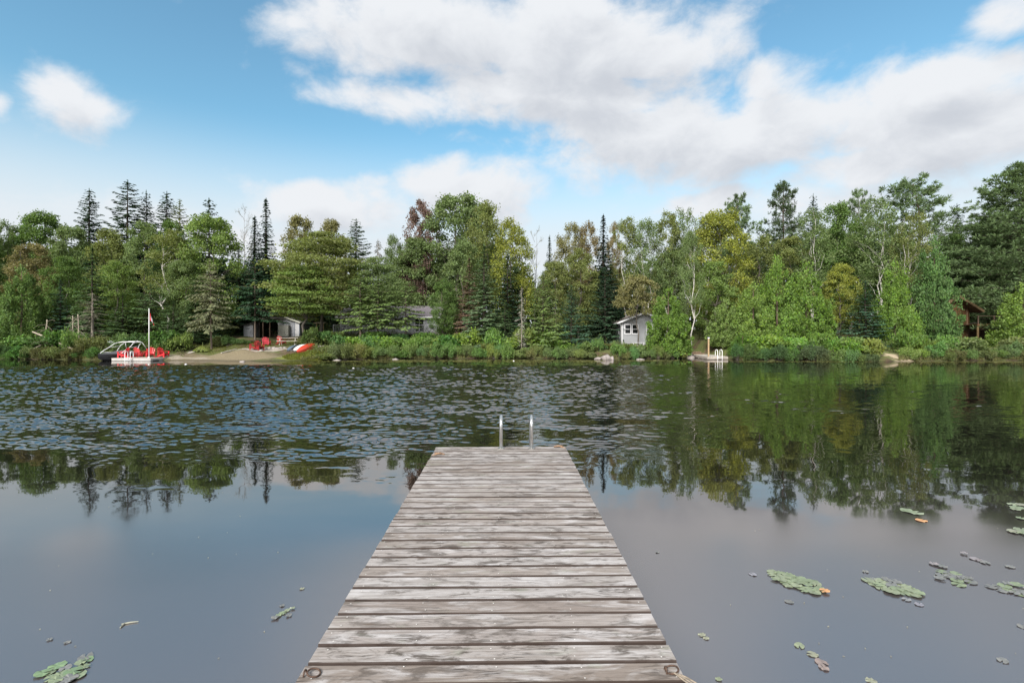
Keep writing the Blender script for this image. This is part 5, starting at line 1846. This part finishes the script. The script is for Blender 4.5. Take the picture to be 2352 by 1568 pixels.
def gable_roof(T, x0, x1, y0, y1, ze, zr, over=.35, th=.12, mat=None, ridge='y', name='roof'):
    mat = mat or SHINGLE
    if ridge == 'y':
        xm = (x0 + x1) / 2
        sl = (zr - ze) / (xm - x0)
        poly = [(x0 - over, ze - over * sl), (xm, zr), (x1 + over, ze - over * sl), (x1 + over, ze - over * sl + th), (xm, zr + th), (x0 - over, ze - over * sl + th)]
        return MB().prism(poly, 'y', y0 - over, y1 + over).build(name, mat, T)
    ym = (y0 + y1) / 2
    sl = (zr - ze) / (ym - y0)
    poly = [(y0 - over, ze - over * sl), (ym, zr), (y1 + over, ze - over * sl), (y1 + over, ze - over * sl + th), (ym, zr + th), (y0 - over, ze - over * sl + th)]
    return MB().prism(poly, 'x', x0 - over, x1 + over).build(name, mat, T)


def grey_cabin():
    d = 54.
    p = at(1428, 782.5, d)
    z0 = G(p.x, d) - .1
    T = thing('grey_cabin', 'small pale grey clapboard cabin with two windows beside the rounded cedar', 'cabin', (p.x, d, z0))
    W, Dp = 4.6, 5.0
    ze, zr = 2.55, 3.45
    pent = [(0, 0), (W, 0), (W, ze), (W / 2, zr), (0, ze)]
    sdg = plain('grey_siding', (.29, .30, .315), .6, .06, 3)
    MB().prism(pent, 'y', .03, Dp).build('wall', sdg, T)
    def lim(z):
        if z < ze:
            return (.06, W - .06)
        k = (z - ze) / (zr - ze) * W / 2
        return (k + .05, W - k - .05)
    siding(T, (0, 0, .0), W, zr, 'x', sdg, .15, gable=lim)
    MB().box((.03, -.025, ze / 2), (.10, .05, ze)).build('corner_board', WHITEPAINT, T)
    MB().box((W - .03, -.025, ze / 2), (.10, .05, ze)).build('corner_board', WHITEPAINT, T)
    for cx in (.62, 1.40, 2.9, 3.7):
        window(T, (cx, -.03, 1.78), .62, .98)
    window(T, (-.02, 1.6, 1.78), .7, .95, axis='y')
    siding(T, (-.0, .05, 0), Dp - .1, ze, 'y', sdg, .15)
    rf = gable_roof(T, 0, W, 0, Dp, ze, zr, .38, .10, plain('grey_roof', (.26, .22, .20), .9, .3, 7))
    for s in (-1, 1):
        m = MB()
        x = W / 2 + s * (W / 2 + .38)
        m.bar((x, -.40, ze - .15 + .05), (W / 2, -.40, zr + .05), .05, .16)
        m.build('fascia_board', GREYPAINT, rf)
    m = MB()
    m.tube([(-.38, -.42, ze - .16), (-.38, Dp + .3, ze - .16)], .06, 8)
    m.tube([(-.36, -.36, ze - .16), (-.10, -.06, ze - .35), (-.06, -.06, .2)], .04, 8)
    m.build('gutter', WHITEPAINT, rf, True)


def cottage():
    d = 62.
    x0, x1 = (781 - PX0) / F * d, (1004 - PX0) / F * d
    z0 = G((x0 + x1) / 2, d) - .1
    T = thing('white_cottage', 'white cottage with grey shingle roof half hidden behind hemlocks', 'cottage', (x0, d, z0))
    W, Dp = x1 - x0, 7.0
    fl = 2.50 - z0                 # floor level
    ze, zr = 4.42 - z0, 5.75 - z0
    wt = plain('cottage_siding', (.38, .39, .42), .6, .06, 2)
    pent = [(.03, 0), (Dp, 0), (Dp, ze), (Dp / 2, zr), (.03, ze)]
    MB().prism(pent, 'x', 0, W).build('wall', wt, T)
    siding(T, (0, 0, fl - .3), W, ze - fl + .3, 'x', wt, .18, gable=lambda z: (.04, W - .04))
    rf = gable_roof(T, 0, W, 0, Dp, ze, zr, .45, .12, None, 'x')
    MB().box((W / 2, -.49, ze - .10), (W + .9, .04, .16)).build('fascia_board', WHITEPAINT, rf)
    for r_ in range(6):            # shingle courses on the lake side
        t0 = (r_ + .0) / 6.2
        y = -.45 + (Dp / 2 + .45) * t0
        z = ze - .45 * (zr - ze) / (Dp / 2) + (zr - ze) / (Dp / 2) * (y + .45) + .135
        MB().box((W / 2, y + .33, z + .12), (W + .88, .70, .02), rx=math.atan2(zr - ze, Dp / 2)).build('shingle_course', SHINGLE, rf)
    px2x = lambda px: (px - 781) / F * d
    cz = fl + .95
    for a, b, mu in ((784, 800, 0), (803, 822, 0), (874, 895, 1), (905, 925, 0)):
        window(T, (px2x((a + b) / 2), -.03, cz + .15), px2x(b) - px2x(a), 1.15, False, mull=mu)
    w = window(T, (px2x(963.5), -.03, fl + .98), px2x(974) - px2x(953), 1.92, False, mull=1)
    w.name = 'sliding_door'
    # deck along the front with white railing
    m = MB()
    MB().box((W / 2 + .2, -1.15, fl - .10), (W + .6, 2.1, .10)).build('deck', GREYWOOD, T)
    for i in range(9):
        MB().box((-.05 + i * (W + .5) / 8, -2.15, fl - .15 + .45), (.09, .09, 1.15)).build('railing_post', WHITEPAINT, T)
    MB().box((W / 2 + .2, -2.15, fl + .88), (W + .6, .07, .06)).build('handrail', WHITEPAINT, T)
    MB().box((W / 2 + .2, -2.15, fl + .10), (W + .6, .05, .05)).build('bottom_rail', WHITEPAINT, T)
    n = 72
    bal = MB().box((0, 0, 0), (.035, .03, .72)).mesh('baluster', WHITEPAINT)
    for i in range(n):
        o = obj('baluster', bal, T)
        o.location = (.02 + (W + .3) * i / (n - 1), -2.15, fl + .49)
    for i in range(6):
        MB().box((.3 + i * (W - .4) / 5, -2.0, (fl - .2) / 2), (.12, .12, fl - .2)).build('deck_post', GREYWOOD, T)
    window(T, (px2x(843), -.03, cz + .35), .5, .5, False)


def sheds():
    d = 60.
    # left lean-to shed
    a, b = (559.5 - PX0) / F * d, (581.5 - PX0) / F * d
    z0 = G(a, d) - .1
    zz = lambda py: CAMH - (py - HOR) / F * d - z0
    wt = plain('shed_siding', (.40, .41, .45), .65, .08, 3)
    T = thing('lean_to_shed', 'small white shed with a slanting roof, left of the open woodshed', 'shed', (a, d, z0))
    W = b - a
    pent = [(0, 0), (W, 0), (W, zz(743.5)), (0, zz(748))]
    MB().prism(pent, 'y', .03, 2.6).build('wall', wt, T)
    siding(T, (0, 0, 0), W, zz(743.5), 'x', wt, .17, gable=lambda z: (.02 if z < zz(748) else .02 + (z - zz(748)) / (zz(743.5) - zz(748)) * W, W - .02))
    m = MB()
    m.bar((-.25, 1.25, zz(748) + .02), (W + .25, 1.25, zz(743.5) + .12), 3.0, .10)
    m.build('roof', plain('dark_roof', (.05, .048, .045), .9, .3), T)
    MB().box((W * .42, -.03, zz(754.5)), (.42, .05, .06)).build('vent', plain('black_vent', (.02, .02, .02), .7), T)
    # open woodshed in the middle
    c, e = (588 - PX0) / F * d, (640 - PX0) / F * d
    T2 = thing('open_woodshed', 'dark open-fronted woodshed between the two white sheds', 'shed', (c, d + .6, z0))
    W2 = e - c
    dk = plain('dark_boards', (.045, .040, .034), .9, .3, 4)
    MB().box((W2 / 2, 3.0, 1.1), (W2, .08, 2.2)).build('back_wall', dk, T2)
    for x in (.04, W2 - .04):
        MB().box((x, 1.5, 1.1), (.08, 2.9, 2.2)).build('side_wall', dk, T2)
    MB().bar((W2 / 2, -.5, 2.12), (W2 / 2, 3.4, 2.45), W2 + .3, .10).build('roof', dk, T2)
    for x in (.5, 1.3):
        MB().box((x, .08, 1.0), (.12, .12, 2.05)).build('post', BEAM, T2)
    MB().box((W2 - .12, -.1, 1.02), (.30, .16, 2.04)).build('post', GREYPAINT, T2)
    r = random.Random(4)
    wood = plain('split_wood', (.14, .10, .07), .9, .4, 8)
    log = MB().tube([(0, 0, 0), (0, .5, 0)], .075, 6).mesh('log', wood)
    for i in range(14):
        for j in range(5):
            o = obj('log', log, T2)
            o.location = (.25 + i * .155 + (j % 2) * .07, 2.2 + r.uniform(-.05, .05), .10 + j * .14)
    # right shed
    f, g = (643 - PX0) / F * d, (686.5 - PX0) / F * d
    T3 = thing('white_shed', 'white gabled shed with a narrow door on the slope behind the beach', 'shed', (f, d, z0))
    W3 = g - f
    ze, zr = zz(740), zz(729.5)
    xr = (657 - 643) / F * d
    zl = zr - (zr - ze) * xr / (W3 - xr)
    pent = [(0, 0), (W3, 0), (W3, ze), (xr, zr), (0, zl)]
    MB().prism(pent, 'y', .03, 3.4).build('wall', wt, T3)
    def lim(z):
        lo = .02 if z < zl else .02 + (z - zl) / (zr - zl) * xr
        hi = W3 - .02 if z < ze else W3 - .02 - (z - ze) / (zr - ze) * (W3 - xr)
        return (lo, hi)
    siding(T3, (0, 0, 0), W3, zr, 'x', wt, .17, gable=lim)
    rf = MB()
    sl = (zr - ze) / (W3 - xr)
    poly = [(-.3, zl - .3 * sl), (xr, zr), (W3 + .3, ze - .3 * sl), (W3 + .3, ze - .3 * sl + .09), (xr, zr + .09), (-.3, zl - .3 * sl + .09)]
    rf.prism(poly, 'y', -.35, 3.7)
    ro = rf.build('roof', plain('shed_roof', (.22, .21, .18), .85, .2), T3)
    m = MB()
    m.bar((xr, -.38, zr + .05), (W3 + .3, -.38, ze - .3 * sl + .05), .04, .13)
    m.build('fascia_board', plain('fascia_cream', (.55, .55, .48), .7), ro)
    x = (682.5 - 643) / F * d
    dr = MB().box((x, -.035, .86), (.50, .06, 1.72)).build('door', WHITEPAINT, T3)
    MB().box((x - .19, -.075, .86), (.03, .03, .10)).build('handle', plain('black_handle', (.02, .02, .02), .4), dr)
    m = MB()
    for sx in (-.29, .29):
        m.box((x + sx, -.04, .9), (.06, .08, 1.8))
    m.build('door_frame', plain('slate_trim', (.16, .19, .25), .6), T3)
    MB().box(((655 - 643) / F * d, -.3, .72), (1.2, .5, 1.30)).build('storage_bin', plain('grey_bin', (.30, .30, .27), .8, .2), T3)
    # small roofed wood rack to the right
    p = at(735, 760, 58)
    T4 = thing('roofed_rack', 'little roofed rack with two posts right of the white gabled shed', 'rack', (p.x, 58, G(p.x, 58)))
    h = CAMH - (742 - HOR) / F * 58 - G(p.x, 58)
    for sx in (-.38, .38):
        MB().box((sx, 0, h / 2), (.07, .07, h)).build('post', TANWOOD, T4)
    MB().box((0, 0, h + .05), (1.15, .8, .07), rx=.15).build('roof', plain('tan_roof', (.40, .36, .26), .8, .2), T4)
    MB().box((0, .1, h * .45), (.9, .5, .05)).build('shelf', TANWOOD, T4)


def log_cabin():
    d = 56.5
    X = lambda px: (px - PX0) / F * d
    x0, x1 = X(2150), X(2224)
    z0 = G(x0, d) - .1
    Z = lambda py: CAMH - (py - HOR) / F * d - z0
    T = thing('log_cabin', 'brown log cabin with a raised deck in the shade at far right', 'cabin', (x0, d, z0))
    W, Dp = x1 - x0, 5.5
    ze, zr = Z(706), Z(683)
    fl = Z(746)
    core = plain('log_chinking', (.16, .085, .04), .8, .2)
    MB().prism([(.0, 0), (W, 0), (W, ze), (W / 2, zr), (0, ze)], 'y', .14, Dp).build('wall', core, T)
    lm = MB().tube([(0, 0, 0), (W + .3, 0, 0)], .125, 10).mesh('log', LOGWOOD, True)
    ls = MB().tube([(0, 0, 0), (0, Dp, 0)], .125, 10).mesh('log', LOGWOOD, True)
    k = int((ze) / .22)
    for i in range(k):
        o = obj('log', lm, T)
        o.location = (-.15, .12, .12 + i * .22)
        o = obj('log', ls, T)
        o.location = (W - .05, .0, .23 + i * .22)
    rf = gable_roof(T, 0, W, 0, Dp, ze, zr, .9, .16, plain('brown_roof', (.10, .066, .042), .8, .3, 6))
    m = MB()
    for s in (-1, 1):
        x = W / 2 + s * (W / 2 + .9)
        m.bar((x, -.93, ze - .9 * (zr - ze) / (W / 2) + .08), (W / 2, -.93, zr + .08), .06, .24)
    m.build('fascia_board', plain('amber_fascia', (.12, .078, .040), .6, .2), rf)
    window(T, (W * .45, -.04, fl + 1.15), 1.1, .9, False, mat=LOGWOOD)
    a, b = X(2205) - x0, X(2279) - x0
    m = MB()
    for i in range(9):
        MB().box(((a + b) / 2, -2.0 + i * .235, fl), (b - a, .22, .05)).build('deck_board', LOGWOOD, T)
    MB().box(((a + b) / 2, -2.16, fl - .06), (b - a + .1, .08, .22)).build('deck_beam', plain('red_beam', (.15, .072, .038), .6, .2), T)
    for x in (a + .1, b - .45):
        MB().tube([(x, -2.05, -.2), (x, -2.05, fl - .17)], .10, 10).build('deck_post', plain('amber_post', (.16, .105, .045), .6, .2), T)
    for x in (a + .1, (a + b) / 2, b - .1):
        MB().box((x, -2.1, fl + .45), (.09, .09, .9)).build('railing_post', BEAM, T)
    MB().box(((a + b) / 2, -2.1, fl + .9), (b - a, .08, .06)).build('handrail', BEAM, T)
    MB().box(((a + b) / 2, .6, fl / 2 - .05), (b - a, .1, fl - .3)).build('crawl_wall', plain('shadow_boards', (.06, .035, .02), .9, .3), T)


grey_cabin()
cottage()
sheds()
log_cabin()


# ------------------------------------------------------------------ fallen logs and dead stems on the left bank
def deadwood():
    def stem(name, label, p, q, r0, r1, twigs=0, seed=0, cat='log'):
        rr = np.random.default_rng(seed)
        T = thing(name, label, cat, p)
        p, q = np.array(p), np.array(q)
        pts = bent(p * 0, q - p, rr, .008, 6)
        MB().tube(pts, list(np.linspace(r0, r1, 6)), 8).build('stem', STRAW, T, True)
        if twigs:
            m = MB()
            for i in range(twigs):
                s = rr.uniform(.15, .95)
                b = (q - p) * s
                dd = unit((rr.normal(size=3) + np.array([0, -.2, -.5]))[None])[0]
                m.tube([b, b + dd * rr.uniform(.3, .8), b + dd * 1.0 + np.array([0, 0, -.25])], [.016, .010, .004], 4)
            m.build('branches', STRAW, T)
    stem('fallen_log', 'long pale fallen trunk slanting down to the water at far left', at(75, 762, 49.2), at(170, 803, 47.2), .07, .10, 12, 1)
    stem('fallen_branch', 'short pale branch slanting the other way under the fallen trunk', at(78, 800, 47.4), at(116, 782, 47.9), .03, .045, 5, 2, 'branch')
    stem('dead_tree_snag', 'reddish broken dead stem standing above the fallen trunk at left', at(106, 775, 48.6), at(108, 734, 48.6), .07, .05, 6, 3, 'stump')
    stem('dead_tree_snag', 'pale thin dead stem standing left of the boat', at(183, 792, 47.9), at(179, 722, 48.0), .06, .04, 16, 4, 'stump')
    stem('dead_tree_snag', 'dark thin dead stem left of the pale one near the boat', at(168, 790, 49.0), at(167, 725, 49.0), .045, .03, 10, 5, 'stump')
    stem('fallen_log', 'grey log lying along the water left of the boat', at(150, 818, 46.6), at(214, 822, 46.0), .07, .06, 6, 6)
    stem('leaning_branch', 'thin dead branch leaning over the bushes left of the beach', at(520, 795, 50), at(560, 782, 51), .03, .02, 3, 7, 'branch')


deadwood()
bpy.context.view_layer.update()
